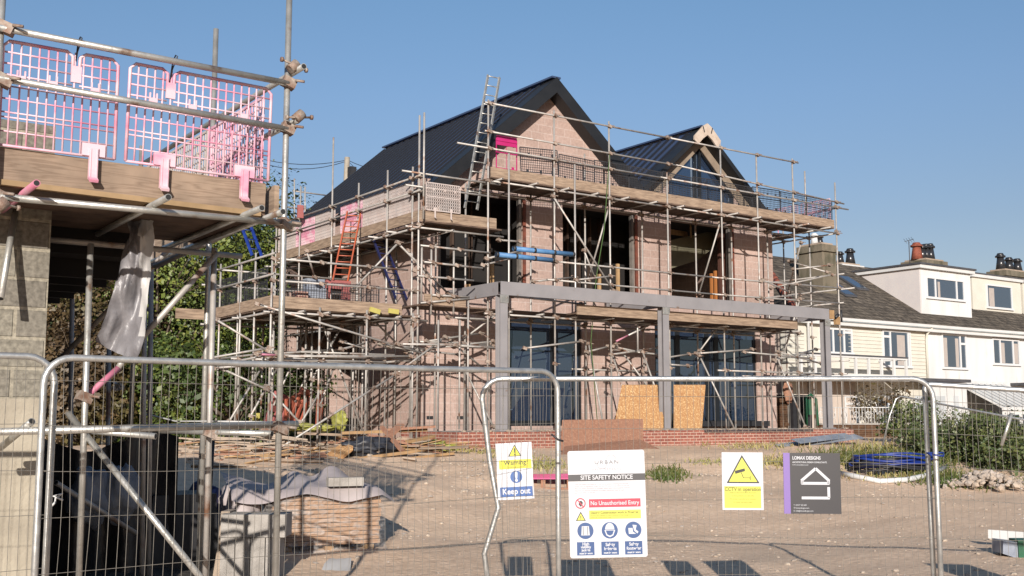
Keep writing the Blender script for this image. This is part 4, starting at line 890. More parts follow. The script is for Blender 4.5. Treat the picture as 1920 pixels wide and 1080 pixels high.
m_ = MB(); m_.tube(pD(1878,835,20), pD(1897,775,20), .03, 8); tag(m_.build('leaning_post', M['galv']), 'bare metal post leaning out of the right hand hedge', 'post')

# ---------------------------------------------------------------- signs
def text(body, size, x, z, y, matn, parent, name='lettering', bold=0, align='CENTER', sx=1, sp=1):
    cu = bpy.data.curves.new(name, 'FONT'); cu.body = body; cu.size = size; cu.align_x = align; cu.align_y = 'CENTER'; cu.offset = bold; cu.extrude = .0004; cu.space_character = sp
    o = bpy.data.objects.new(name, cu); S.collection.objects.link(o)
    dg = bpy.context.evaluated_depsgraph_get(); me = bpy.data.meshes.new_from_object(o.evaluated_get(dg)); bpy.data.objects.remove(o); bpy.data.curves.remove(cu)
    me.transform(Matrix.Rotation(pi/2, 4, 'X')@Matrix.Diagonal((sx,1,1,1))); me.transform(Matrix.Translation((x, y, z)))
    me.materials.clear(); me.materials.append(M[matn]); me.name = name
    o = bpy.data.objects.new(name, me); S.collection.objects.link(o); o.parent = parent; return o
def sign(px0, py0, px1, py1, D0, D1, label, name, matn, cut=0, tilt=0):
    """board between two top corners; local x right, z up, origin at lower left"""
    a = pD(px0, py0, D0); b = pD(px1, py1, D1); w_ = math.hypot(b.x-a.x, b.y-a.y); return a, b, w_
def mksign(name, label, tl, w_, h_, rz, tilt, base, cut=0):
    t = thing(name, tl, label, 'sign', None); t.rotation_euler = (0, tilt, rz)
    m_ = MB(); c = cut
    m_.prism([(c,0,0),(w_-c,0,0),(w_,0,-c),(w_,0,-h_+c),(w_-c,0,-h_),(c,0,-h_),(0,0,-h_+c),(0,0,-c)] if c else [(0,0,0),(w_,0,0),(w_,0,-h_),(0,0,-h_)], (0,.004,0))
    o = m_.build('board', M[base], None, org=(0,0,0)); o.parent = t; return t
def spart(t, nm, matn, fn):
    m_ = MB(); fn(m_); o = m_.build(nm, M[matn], None, org=(0,0,0)); o.parent = t; return o
def plate(x0, x1, z0, z1, y=-.001, th=.0012): return lambda m_: m_.box(x0, x1, y-th, y, z0, z1)
def poly(pts, y=-.001, th=.0012): return lambda m_: m_.prism([(p[0], y, p[1]) for p in pts], (0,-th,0))
def circ(x, z, r, n=28, y=-.001, th=.0012, sq=1): return poly([(x+r*sq*cos(2*pi*k/n), z+r*sin(2*pi*k/n)) for k in range(n)], y, th)
dB = Vector((7.76-4.84, 5.31-7.35, 0)); RZB = math.atan2(dB.y, dB.x); dBn = dB.normalized(); nB = Vector((-dBn.y, dBn.x, 0))
def onB(px, py):   # point on the fence panel B plane, a little in front of the wires
    o = Vector((4.84,7.35,0))-nB*.035; r = ray(px, py); t_ = (o-C0).dot(nB)/r.dot(nB); return C0+r*t_
def span(px0, px1, py=880): return (onB(px1, py)-onB(px0, py)).length
# 1 keep out
a = onB(929,832); w_ = span(929,998); h_ = (a-onB(934,938)).length
s1 = mksign('warning_sign', 'small tilted Warning and Keep out sign beside the fence post', a, w_*.98, h_, RZB, R(-3.0), 'signwhite')
k = w_/.29; W_, H_ = w_, h_
spart(s1, 'warning_triangle', 'ink', poly([(W_*.33,-H_*.24),(W_*.69,-H_*.24),(W_*.51,-H_*.03)])); spart(s1, 'triangle_field', 'signyellow', poly([(W_*.37,-H_*.228),(W_*.65,-H_*.228),(W_*.51,-H_*.058)], -.0022)); text('!', .075*k, W_*.51, -H_*.165, -.0036, 'ink', s1, 'exclamation_mark', .002)
spart(s1, 'yellow_band', 'signyellow', plate(W_*.07, W_*.95, -H_*.46, -H_*.30)); text('Warning', .050*k, W_*.50, -H_*.355, -.003, 'ink', s1, bold=.0005); text('Construction site', .020*k, W_*.52, -H_*.432, -.003, 'ink', s1)
spart(s1, 'blue_disc', 'signblue', circ(W_*.52, -H_*.605, W_*.165)); text('!', .10*k, W_*.52, -H_*.61, -.003, 'signwhite', s1, 'exclamation_mark', .005)
spart(s1, 'blue_band', 'signblue', plate(W_*.06, W_*.94, -H_*.95, -H_*.78)); text('Keep out', .062*k, W_*.50, -H_*.862, -.003, 'signwhite', s1, bold=.0014, sx=.94)
# 2 site safety notice
a = onB(1064,846); w_ = span(1064,1208); h_ = (a-onB(1065,1047)).length
s2 = mksign('safety_notice', 'large white site safety notice, the biggest sign on the fence', a, w_, h_, RZB, R(-1.2), 'signwhite', .012)
W_, H_ = w_, h_; Wn = lambda u: W_*u; Hn = lambda v: -H_*v
def ringp(t, x, z, r0, r1, matn, nm, y=-.001, a0=0, a1=360, th=.0012):
    n = 40; m_ = MB()
    for i in range(n):
        a_ = R(a0+(a1-a0)*i/n); b_ = R(a0+(a1-a0)*(i+1)/n)
        m_.prism([(x+r0*cos(a_),y,z+r0*sin(a_)),(x+r1*cos(a_),y,z+r1*sin(a_)),(x+r1*cos(b_),y,z+r1*sin(b_)),(x+r0*cos(b_),y,z+r0*sin(b_))], (0,-th,0))
    o = m_.build(nm, M[matn], None, org=(0,0,0)); o.parent = t
ringp(s2, Wn(.565), Hn(.09), Wn(.062), Wn(.066), 'inkgrey', 'logo_ring', a0=-20, a1=190); ringp(s2, Wn(.445), Hn(.125), Wn(.062), Wn(.066), 'inkgrey', 'logo_ring', a0=165, a1=375)
text('URBAN', .040, Wn(.505), Hn(.112), -.003, 'inkgrey', s2, sx=1.25, sp=1.25); text('DEVELOPMENTS', .022, Wn(.5), Hn(.178), -.003, 'inkpink', s2, sp=1.45, sx=1.05)
spart(s2, 'black_band', 'signblack', plate(0.0, Wn(1), Hn(.285), Hn(.222))); text('SITE SAFETY NOTICE', .047, Wn(.5), Hn(.254), -.003, 'signwhite', s2, bold=.0008, sx=.93)
for i, ln in enumerate(('Under the Health and Safety at Work Act all persons entering this site must', 'comply with all regulations under this Act. All visitors must report to the site', 'office and obtain permission to proceed. Safety signs and procedures must be', 'observed and personal protection and safety equipment must be used', 'at all times whilst on this site.')):
    text(ln, .0148, Wn(.075), Hn(.315+.0195*i), -.003, 'inkpink', s2, 'small_print', align='LEFT', sx=.93)
spart(s2, 'prohibition_disc', 'signwhite', circ(Wn(.15), Hn(.492), Wn(.055))); ringp(s2, Wn(.15), Hn(.492), Wn(.054), Wn(.068), 'signred', 'prohibition_ring', -.0025)
spart(s2, 'hand_symbol', 'ink', poly([(Wn(.125),Hn(.50)),(Wn(.14),Hn(.47)),(Wn(.165),Hn(.468)),(Wn(.182),Hn(.485)),(Wn(.172),Hn(.515)),(Wn(.150),Hn(.523))], -.0025)); spart(s2, 'prohibition_bar', 'signred', poly([(Wn(.108),Hn(.463)),(Wn(.118),Hn(.456)),(Wn(.192),Hn(.521)),(Wn(.182),Hn(.528))], -.0040))
spart(s2, 'red_band', 'signred', plate(Wn(.26), Wn(.93), Hn(.532), Hn(.455))); text('No Unauthorised Entry', .044, Wn(.595), Hn(.494), -.003, 'signwhite', s2, bold=.0006, sx=.90)
spart(s2, 'warning_triangle', 'ink', poly([(Wn(.085),Hn(.655)),(Wn(.215),Hn(.655)),(Wn(.15),Hn(.568))])); spart(s2, 'triangle_field', 'signyellow2', poly([(Wn(.102),Hn(.649)),(Wn(.198),Hn(.649)),(Wn(.15),Hn(.584))], -.0024)); text('!', .040, Wn(.15), Hn(.627), -.004, 'ink', s2, 'exclamation_mark', .001)
spart(s2, 'yellow_band', 'signyellow2', plate(Wn(.26), Wn(.93), Hn(.642), Hn(.560))); text('Danger Construction work in Progress', .0245, Wn(.28), Hn(.583), -.003, 'olive', s2, bold=.0007, align='LEFT', sx=.95); text('Parents are advised to warn children of the dangers of', .0145, Wn(.28), Hn(.608), -.003, 'olive', s2, 'small_print', align='LEFT'); text('entering construction sites', .0145, Wn(.28), Hn(.627), -.003, 'olive', s2, 'small_print', align='LEFT')
cap = [('High', 'visibility', 'jackets', 'must be worn'), ('Safety', 'helmets', '', 'must be worn'), ('Safety', 'footwear', '', 'must be worn')]
for i, u in enumerate((.205, .52, .825)):
    spart(s2, 'mandatory_disc', 'signnavy', circ(Wn(u), Hn(.748), Wn(.105)))
    if i == 0: spart(s2, 'jacket_symbol', 'signwhite', lambda m_: (poly([(Wn(u-.055),Hn(.79)),(Wn(u+.055),Hn(.79)),(Wn(u+.045),Hn(.705)),(Wn(u-.045),Hn(.705))], -.0024)(m_))); spart(s2, 'jacket_stripes', 'inkgrey', lambda m_: (plate(Wn(u-.034),Wn(u-.024),Hn(.785),Hn(.71),-.0038)(m_), plate(Wn(u+.024),Wn(u+.034),Hn(.785),Hn(.71),-.0038)(m_)))
    if i == 1: spart(s2, 'helmet_symbol', 'signwhite', lambda m_: (poly([(Wn(u+.06*cos(a_)),Hn(.74)+Wn(.085)*sin(a_)) for a_ in [pi*k_/10 for k_ in range(11)]], -.0024)(m_), poly([(Wn(u-.07),Hn(.745)),(Wn(u+.07),Hn(.745)),(Wn(u+.045),Hn(.795)),(Wn(u),Hn(.812)),(Wn(u-.045),Hn(.795))], -.0024)(m_))); spart(s2, 'face_field', 'signnavy', poly([(Wn(u-.052),Hn(.75)),(Wn(u+.052),Hn(.75)),(Wn(u+.034),Hn(.785)),(Wn(u),Hn(.797)),(Wn(u-.034),Hn(.785))], -.0038))
    if i == 2: spart(s2, 'boot_symbol', 'signwhite', lambda m_: (poly([(Wn(u-.065),Hn(.73)),(Wn(u-.01),Hn(.73)),(Wn(u-.005),Hn(.765)),(Wn(u+.035),Hn(.785)),(Wn(u-.06),Hn(.785))], -.0024)(m_), poly([(Wn(u-.01),Hn(.70)),(Wn(u+.045),Hn(.705)),(Wn(u+.03),Hn(.745)),(Wn(u+.065),Hn(.765)),(Wn(u+.05),Hn(.782)),(Wn(u+.01),Hn(.755))], -.0024)(m_)))
    spart(s2, 'blue_band', 'signnavy', plate(Wn(u-.115), Wn(u+.11), Hn(.975), Hn(.852)))
    L_ = cap[i]
    for j, (s_, sz) in enumerate(zip(L_, (.032,.027,.027,.020) if i == 0 else (.034,.034,.02,.020))):
        if s_: text(s_, sz, Wn(u), Hn((.871,.899,.927,.957)[j] if i == 0 else (.880,.918,0,.955)[j]), -.003, 'signwhite', s2, bold=.0009, sx=.9)
# 3 CCTV
a = onB(1353,848); w_ = span(1353,1430); h_ = (a-onB(1355,956)).length
s3 = mksign('camera_sign', 'white and yellow CCTV in operation sign with a camera triangle', a, w_, h_, RZB, R(.3), 'signwhite'); W_, H_ = w_, h_
spart(s3, 'warning_triangle', 'ink', poly([(Wn(.11),Hn(.535)),(Wn(.91),Hn(.535)),(Wn(.49),Hn(.045))])); spart(s3, 'triangle_field', 'signyellow2', poly([(Wn(.165),Hn(.512)),(Wn(.855),Hn(.512)),(Wn(.49),Hn(.09))], -.0024))
spart(s3, 'camera_symbol', 'ink', lambda m_: (poly([(Wn(.31),Hn(.322)),(Wn(.55),Hn(.278)),(Wn(.56),Hn(.325)),(Wn(.325),Hn(.375))], -.004)(m_), poly([(Wn(.46),Hn(.35)),(Wn(.475),Hn(.35)),(Wn(.525),Hn(.44)),(Wn(.51),Hn(.445))], -.004)(m_), plate(Wn(.52),Wn(.67),Hn(.447),Hn(.438),-.004)(m_), plate(Wn(.675),Wn(.69),Hn(.485),Hn(.41),-.004)(m_)))
spart(s3, 'yellow_band', 'signyellow2', plate(Wn(.05), Wn(.94), Hn(.965), Hn(.59))); text('CCTV in operation', .042, Wn(.5), Hn(.643), -.003, 'olive', s3, bold=.0009, sx=.86)
for i, ln in enumerate(('Images are being monitored for the purpose', 'of crime prevention and public safety', 'This scheme is controlled by the contractor', 'For further information contact', '00000 000000')):
    if i < 4: text(ln, .0135, Wn(.5), Hn(.70+.055*i), -.003, 'olive', s3, 'small_print', sx=.85)
# 4 designer board
a = onB(1468,849); w_ = span(1468,1575); h_ = (a-onB(1469,963)).length
s4 = mksign('designer_board', 'charcoal designer board with purple stripe and white house outline', a, w_, h_, RZB, R(.4), 'signblack'); W_, H_ = w_, h_
spart(s4, 'purple_stripe', 'purple', plate(0, Wn(.115), Hn(1), 0))
text('LOMAX DESIGNS', .036, Wn(.16), Hn(.085), -.003, 'signwhite', s4, bold=.001, align='LEFT', sx=.80); text('ARCHITECTURAL DESIGN CONSULTANTS', .0165, Wn(.16), Hn(.155), -.003, 'signwhite', s4, align='LEFT', sx=.86, bold=.0003); text('WWW.LOMAXDESIGNS.COM', .0125, Wn(.16), Hn(.20), -.003, 'signwhite', s4, align='LEFT', sx=.75)
def outline(m_):
    t_ = .028
    for p_, q_ in (((.31,.46),(.565,.255)),((.565,.255),(.80,.46)),((.31,.50),(.80,.50)),((.325,.455),(.325,.51)),((.785,.455),(.785,.51)),((.785,.56),(.785,.74)),((.31,.74),(.80,.74))): m_.bar((Wn(p_[0]),-.002,Hn(p_[1])),(Wn(q_[0]),-.002,Hn(q_[1])),.002, .021, up=(0,1,0)) if False else m_.bar((Wn(p_[0]),-.002,Hn(p_[1])),(Wn(q_[0]),-.002,Hn(q_[1])),.021,.002, up=(0,1,0))
spart(s4, 'house_outline', 'signwhite', outline)
for i, ln in enumerate(('T  01917 302 409', 'W lomaxdesigns.com', 'E  info@lomaxdesigns.com')): text(ln, .0165, Wn(.165), Hn(.86+.047*i), -.003, 'signwhite', s4, 'small_print', align='LEFT', sx=.85)
# two signs further along the fence, out of the picture, whose shadows fall on the ground
dC = Vector((10.2-7.74, 2.55-5.20, 0)); 
for k, (u, ww, hh, zt) in enumerate(((.36,.5,.42,1.45),)):
    q = Vector((7.74,5.20,0))+dC*u; q.z = zt
    mksign('warning_sign', 'plain white board wired to the rightmost fence panel, beyond the other signs', q, ww, hh, math.atan2(dC.y, dC.x), 0, 'signwhite')

# ---------------------------------------------------------------- things lying on the site
# wrapped plank pallet
q0 = pG(515,1040); A = pG(520,1036); B = pG(712,1030); A.z = B.z = min(A.z, B.z); dA = (B-A); L = dA.length; d = dA/L; nn = Vector((-d.y, d.x, 0))
PK = thing('timber_pack', A, 'shrink-wrapped pack of sawn planks under a grey sheet, behind the fence', 'timber pack'); z0 = A.z
m_ = MB()
for i in range(11):
    z_ = z0+.10+i*.052; off = random.uniform(-.02,.02)
    for j in range(4): m_.bar(A+d*(off-.05)+nn*(.1+j*.22)+Vector((0,0,z_-A.z)), B+d*off+nn*(.1+j*.22)+Vector((0,0,z_-A.z)), .20, .044)
m_.build('planks', M['plank'], PK)
m_ = MB()
for u in (.1,.5,.9): m_.bar(A+d*L*u+Vector((0,0,.03)), A+d*L*u+nn*.9+Vector((0,0,.03)), .1, .07)
m_.build('bearers', M['wood'], PK)
wr = bpy.data.materials.new('shrink_wrap'); wr.use_nodes = True; nt_ = wr.node_tree; bs = nt_.nodes['Principled BSDF']; bs.inputs['Base Color'].default_value = (.5,.47,.45,1); bs.inputs['Roughness'].default_value = .15
nz_ = nt_.nodes.new('ShaderNodeTexNoise'); nz_.inputs['Scale'].default_value = 9; nz_.inputs['Detail'].default_value = 4; nz_.inputs['Distortion'].default_value = 2
rp = nt_.nodes.new('ShaderNodeValToRGB'); rp.color_ramp.elements[0].position = .45; rp.color_ramp.elements[0].color = (.07,)*3+(1,); rp.color_ramp.elements[1].position = .70; rp.color_ramp.elements[1].color = (.42,)*3+(1,); nt_.links.new(nz_.outputs[0], rp.inputs[0]); nt_.links.new(rp.outputs[0], bs.inputs['Alpha'])
bp = nt_.nodes.new('ShaderNodeBump'); bp.inputs['Strength'].default_value = .6; nt_.links.new(nz_.outputs[0], bp.inputs['Height']); nt_.links.new(bp.outputs[0], bs.inputs['Normal'])
m_ = MB(); rows_ = []
for z_, o_ in ((-.02,.07),(.12,.03),(.4,.02),(.68,.0)):
    ring = []
    for cx, cy in ((-.12,-.06),(.25,-.06),(.6,-.05),(1.02,-.06),(1.10,.5),(1.02,1.0),(.5,1.02),(-.12,1.0)): ring.append(A+d*L*(.5+(cx-.5)*(1+o_))+nn*(cy*.92-(o_ if cy < .2 else 0))+Vector((0,0,z_+random.uniform(-.01,.01))))
    rows_.append(ring)
for r_ in rows_: m_.v += r_
for j in range(3):
    for i in range(8): m_.face([j*8+i, j*8+(i+1)%8, (j+1)*8+(i+1)%8, (j+1)*8+i], 0, True)
m_.build('shrink_wrap', wr, PK)
# draped sheet over the pack and the dark bag to its left
m_ = MB(); nu, nv = 36, 12
C_ = A-d*.55
for j in range(nv+1):
    for i in range(nu+1):
        u = i/nu; v_ = j/nv
        q = C_+d*(u*(L+.70))+nn*(-.10+v_*1.15)
        hgt = .73+.22*math.exp(-((u-.72)/.12)**2)*v_+.20*math.exp(-((u-.47)/.09)**2)*v_*.8+.02*noise.noise(Vector((u*7, v_*3, 1)))+(.17*(1-u/.3) if u < .3 else 0)*v_
        if u > .92: hgt -= (u-.92)*1.6
        q.z = z0+hgt-(.10+.05*sin(u*11) if j == 0 else 0)
        if j == 0: q = q-nn*.03
        m_.v.append(q)
for j in range(nv):
    for i in range(nu): m_.face([j*(nu+1)+i, j*(nu+1)+i+1, (j+1)*(nu+1)+i+1, (j+1)*(nu+1)+i], 0, True)
m_.build('cover_sheet', M['tarp'], PK)
q = A+d*(L*.46)-nn*.04; m_ = MB(); m_.bar(q+Vector((0,0,.81)), q+d*.42+Vector((0,0,.81)), .14, .10); tag(m_.build('concrete_block', M['conc']), 'single grey concrete block weighing down the sheet on the timber pack', 'block')
blob('bulk_bag', A-d*.42+nn*.25+Vector((0,0,.35)), (.30,.30,.42), 'tarp', 'crumpled pinkish grey bag against the left end of the timber pack', 'bag', 9)
blob('blue_bag', A-d*.80+nn*.35+Vector((0,0,.33)), (.26,.28,.44), 'navy', 'dark blue plastic bag standing left of the timber pack', 'bag', 12)
# concrete block stack
q = pG(400,1085); q2 = pG(518,1085); d2 = (q2-q).normalized(); n2 = Vector((-d2.y, d2.x, 0)); zb = min(q.z, q2.z)
gB = 'concrete blocks stacked by the near scaffold'
def blk(c, a_, w3, label): 
    m_ = MB(); m_.bar(c, c+a_, w3[0], w3[1]); o = m_.build('concrete_block', M['conc']); tag(o, label, 'block', gB)
base = pD(422,1050,11.6); zb = gz(base.x, base.y)+.0
ex = Vector((RH[0], RH[1], 0)); ey = Vector((FH[0], FH[1], 0)); s_w = 11.6/2092
for k, l in enumerate(('left', 'second from left', 'third from left', 'right')):
    c = base+ex*(.02+k*.155); c.z = zb+.22; blk(c, ey*.22, (.145,.44), 'upright end of a grey concrete block, %s in the lower row' % l)
c = base+ex*(-.05); c.z = zb+.56; m_ = MB(); m_.bar(c+ey*.16, c+ex*.66+ey*.16, .36, .23); tag(m_.build('concrete_block', M['conc']), 'large rough grey concrete block laid across the top of the stack', 'block', gB)
m_ = MB(); c = pD(400,1025,11.75); m_.prism([c+Vector((0,0,-.32)), c+ex*.13+Vector((0,0,-.36)), c+ex*.16+Vector((0,0,.36)), c+ex*.07+Vector((0,0,.36)), c+ex*.05+Vector((0,0,.05))], ey*.3); tag(m_.build('concrete_slab', M['cope']), 'broken buff slab standing on end left of the block stack', 'slab')
# white sheet at the bottom
q = pD(628,1064,12.2); m_ = MB()
for j in range(5):
    for i in range(7): m_.v.append(q+ex*((i-3)*.055*(1-.06*j))+ey*(j*.09)+Vector((0,0,-.07+.045*j*(1-.08*j)+.02*noise.noise(Vector((i*.7,j*.8,0))))))
for j in range(4):
    for i in range(6): m_.face([j*7+i, j*7+i+1, (j+1)*7+i+1, (j+1)*7+i], 0, True)
tag(m_.build('plastic_scrap', M['sheetlit']), 'crumpled white plastic scrap on the ground at the bottom edge', 'scrap')
# timber pile by the house corner
gT = 'loose timber on the pile by the house corner'; TPP = []
PD = -1.75
def plank(p0, p1, D0, D1, w3, h3, label, mt='wood', up=None, name='plank'):
    a = pD(*p0, D0+PD); b = pD(*p1, D1+PD); m_ = MB(); m_.bar(a, b, w3, h3); tag(m_.build(name, M[mt]), label, 'timber', gT)
plank((655,862),(780,846),24.0,24.5,.12,.06,'long fresh plank along the front of the timber pile')
plank((690,868),(850,850),24.2,25,.12,.05,'lowest plank at the front of the timber pile')
plank((700,856),(800,842),24.6,25.2,.1,.06,'short plank second up on the timber pile')
plank((720,806),(815,800),25.5,25.8,.16,.05,'thin plank topmost at the back of the pile against the blocks','osb2')
plank((640,812),(800,806),25.3,25.9,.16,.06,'long plank at the back of the pile under the topmost one')
plank((700,845),(752,796),24.5,25.0,.22,.05,'reddish board tilted up across the middle of the pile','osb2')
plank((755,846),(715,800),24.4,24.9,.10,.05,'reddish board crossing the other to form an X on the pile','osb2')
plank((690,815),(790,838),24.8,25.2,.12,.05,'grey-pink plank sloping down to the right on the pile','osb2')
plank((765,828),(812,818),25.0,25.6,.16,.06,'stubby plank end at the right of the timber pile')
plank((560,812),(700,818),25.8,25.6,.2,.05,'weathered plank leading left from the timber pile','board')
m_ = MB(); P4 = [pD(*p_, dd+PD) for p_, dd in (((607,855),23.8),((627,866),23.6),((662,836),23.9),((642,830),24.4))]; m_.prism(P4, (0,0,-.09)); tag(m_.build('osb_offcut', M['osb']), 'square orange board offcut propped at the left of the timber pile', 'board')
q = pD(693,836,24.4+PD); blob('tarp_heap', q, (.52,.25,.17), 'tarpdark', 'dark grey tarpaulin heap in the middle of the timber pile', 'tarpaulin', 21, None, 18, .22)
q = pD(818,832,24.2); blob('yellow_bag', q+Vector((0,0,-.03)), (.24,.18,.10), 'yellow', 'lime yellow bag left of its twin at the right of the timber pile', 'bag', 31, 'lime yellow bags by the brick terrace', 16, .25)
q = pD(845,838,24.2); blob('yellow_bag', q+Vector((0,0,-.02)), (.18,.16,.08), 'yellow', 'lime yellow bag right of its twin against the brick terrace', 'bag', 33, 'lime yellow bags by the brick terrace', 16, .25)
for k, (px, py, rx, rz_, sd_) in enumerate(((555,800,.30,.10,41),(600,803,.26,.09,43),(636,788,.10,.20,45))):
    q = pD(px, py, 25.2); blob('yellow_bag', q, (rx,.3,rz_), 'yellow', ['flat lime bag under the red barriers', 'lime bag between the orange pieces and the tilted tube', 'upright lime bag below the side scaffold bracing'][k], 'bag', sd_, 'lime bags under the side scaffold', 16, .25)
# stacked red and orange barriers under the scaffold
gO = 'red and orange plastic barriers under the side scaffold'
for k, (p_, dz, c_, l) in enumerate((((520,770),0,'red','pinkish red plastic barrier at the left of the heap'),((548,775),0,'orange','orange plastic barrier leaning in the middle of the heap'),((565,760),0,'orange','orange plastic barrier at the right of the heap'),((600,765),0,'orange','narrow orange barrier upright right of the heap'))):
    q = pD(*p_, 26+k*.2); t = thing('plastic_barrier', q, l, 'barrier', gO); m_ = MB(); w4 = (.55,.5,.4,.14)[k]
    for z_ in (-.35, 0, .3): m_.bar((-w4/2,0,z_),(w4/2,.1,z_+.05),.05,.14)
    for x_ in (-w4/2, 0, w4/2): m_.bar((x_,0,-.4),(x_+.05,.05,.4),.07,.05)
    o = m_.build('frame', M[c_], None, org=(0,0,0)); o.parent = t; t.rotation_euler = (.25,.25*(-1)**k,.5)
q = pD(480,790,27); m_ = MB(); m_.box(q.x-.12,q.x+.13,q.y,q.y+.15,q.z-.2,q.z+.2); tag(m_.build('foam_block', M['paleyellow']), 'upright pale yellow block under the left end of the side scaffold', 'block')
for k, (p_, w4) in enumerate((((420,830),.9),((470,845),.8),((380,850),.9),((520,830),.6),((450,865),.9))):
    q = pD(*p_, 23-k*.4); m_ = MB()
    for i in range(9): a_ = random.uniform(-.12,.12); c = q+Vector((random.uniform(-.3,.3), random.uniform(-.2,.2), random.uniform(-.05,.1))); m_.bar(c-ex*w4*random.uniform(.4,.8)+Vector((0,0,a_)), c+ex*w4*random.uniform(.4,.8), .05, .03)
    o = tag(m_.build('brushwood', M['cope']), 'loose buff sticks and laths littering the ground under the scaffold, left', 'debris', 'stick debris under the scaffold'); o['label'] = ['tangle of buff laths in front of the dark bank, centre left', 'tangle of buff laths right of the first, below the barriers', 'leftmost tangle of buff laths behind the near posts', 'small lath tangle right beside the galvanised post', 'lowest tangle of laths, nearest the timber pack'][k]
# splintered laths, wrapping and broken bits round the pile: too many to count
m_ = MB(); rnd = random.Random(77)
for k in range(230):
    u = rnd.random(); px_ = (rnd.gauss(715, 65) if k % 3 else rnd.gauss(470, 75)); py_ = rnd.gauss(842, 9) if k % 3 else rnd.gauss(845, 12); p_ = pG(px_, py_); a_ = rnd.gauss(0, .35); L_ = rnd.uniform(.12, .55)
    p_.z += rnd.random()*(.16 if k % 3 else .08); v_ = (ex*cos(a_)+ey*sin(a_)+Vector((0,0,rnd.gauss(0,.12))))*L_; m_.bar(p_-v_, p_+v_, rnd.uniform(.03,.10), rnd.uniform(.012,.035), rnd.choice((0,0,1,2,3)), roll=rnd.uniform(-.5,.5))
for k in range(160):
    p_ = pG(rnd.gauss(560, 130), rnd.gauss(848, 11)); m_.rock(p_+Vector((0,0,.02)), rnd.uniform(.03,.10), rnd.choice((2,4)), 5000+k, .7)
o = struct(m_, 'timber_debris', [M['wood'], M['board'], M['cope'], M['osb2'], M['stone']], 'stuff')
# OSB sheets
def sheet3(name, corners, th, mt, label, group=None):
    m_ = MB(); m_.prism(corners, th); tag(m_.build(name, M[mt]), label, 'board', group)
sheet3('osb_sheet', [pY(1151,806,21.55), pY(1244,806,21.55), pY(1244,722,21.95), pY(1167,722,21.95)], (0,.02,.01), 'osb', 'orange chipboard sheet leaning left of the middle steel column', 'orange chipboard sheets')
sheet3('osb_sheet', [pY(1264,806,21.75), pY(1316,806,21.75), pY(1323,722,22.1), pY(1264,722,22.1)], (0,.02,.01), 'osb', 'orange chipboard sheet leaning right of the middle steel column', 'orange chipboard sheets')
sheet3('osb_sheet', [pY(1052,845,20.5), pY(1206,843,20.5), pY(1206,786,20.95), pY(1055,788,20.95)], (0,.02,.01), 'osb2', 'weathered brown chipboard sheet propped against the brick terrace')
sheet3('board_offcut', [pY(1050,855,20.0), pY(1270,860,19.6), pY(1200,826,20.6), pY(1060,838,20.6)], (0,0,.03), 'osb2', 'flat brown board lying on rubble in front of the chipboard')
sheet3('broken_slab', [pY(1232,862,19.2), pY(1275,866,19.0), pY(1272,846,19.6), pY(1250,848,19.7)], (0,.05,.04), 'cope', 'pale broken slab tipped up right of the flat brown board')
m_ = MB(); q = pY(1062,741,22.6)
# corrugated sheets by the terrace end
for k, (a_, b_, w5, l) in enumerate((((1470,842),(1620,822),.30,'lower grey corrugated sheet lying at the end of the terrace'),((1500,832),(1600,820),.25,'upper grey corrugated sheet overlapping the longer one'))):
    a = pD(*a_, 29.5); b = pD(*b_, 31.5); dd = (b-a).normalized(); sd2 = Vector((-dd.y, dd.x, 0)); m_ = MB(); n = 12
    for i in range(n+1):
        for e in (a, b): m_.v.append(e+sd2*(i/n*w5*1.1)+Vector((0,0,.03*(i%2)+i/n*.10)))
    for i in range(n): m_.face([2*i, 2*i+1, 2*i+3, 2*i+2])
    tag(m_.build('corrugated_sheet', M['zinc']), l, 'metal sheet', 'corrugated sheets by the terrace')
# pink pallet
q = pG(1034,918); t = thing('pink_pallet', q, 'pink topped pallet lying on the slope behind the fence post', 'pallet'); m_ = MB()
for i in range(5): m_.bar(q+ex*(-.62)+ey*(i*.14)+Vector((0,0,.20+.006*i)), q+ex*.36+ey*(i*.14)+Vector((0,0,.20+.01*i)), .10, .03)
m_.build('deck', M['magenta'], t)['label'] = 'pink painted slats'
m_ = MB()
for u in (-.6,-.15,.32): m_.bar(q+ex*u+Vector((0,0,.10)), q+ex*u+ey*.6+Vector((0,0,.10)), .08, .14)
m_.bar(q-ex*.62+Vector((0,0,.02)), q+ex*.36+Vector((0,0,.02)), .1, .03); m_.build('bearers', M['osb2'], t)
# pipe coils right
q = pG(1670,892); t = thing('pipe_coil', q+Vector((0,0,.05)), 'tangled heap of blue and black pipe coils in the weeds', 'pipe coil')
for c_, n_, r_, dz, mt in (('blue',5,.95,.25,'blue'),('black',5,.85,.16,'black')):
    m_ = MB()
    for k in range(n_):
        rr = r_*random.uniform(.8,1.05); off = Vector((random.uniform(-.1,.1), random.uniform(-.1,.1), dz+k*.045)); ph = random.uniform(0,6); m_.path([q+off+ex*rr*cos(a_+ph)+ey*rr*.7*sin(a_+ph)+Vector((0,0,.05*sin(2*a_+ph))) for a_ in [2*pi*i/28 for i in range(28)]], .026, 6, closed=True)
    m_.build('coil', M[mt], t)['label'] = c_+' pipe loops'
m_ = MB(); m_.path([pG(1575,893)+Vector((0,0,.06)), pG(1600,898)+Vector((0,0,.06)), pG(1650,908)+Vector((0,0,.06)), pG(1700,905)+Vector((0,0,.06)), pG(1745,895)+Vector((0,0,.06)), pG(1775,880)+Vector((0,0,.06))], .055, 10); tag(m_.build('white_pipe', M['white']), 'white plastic pipe curving in front of the blue coils', 'pipe')
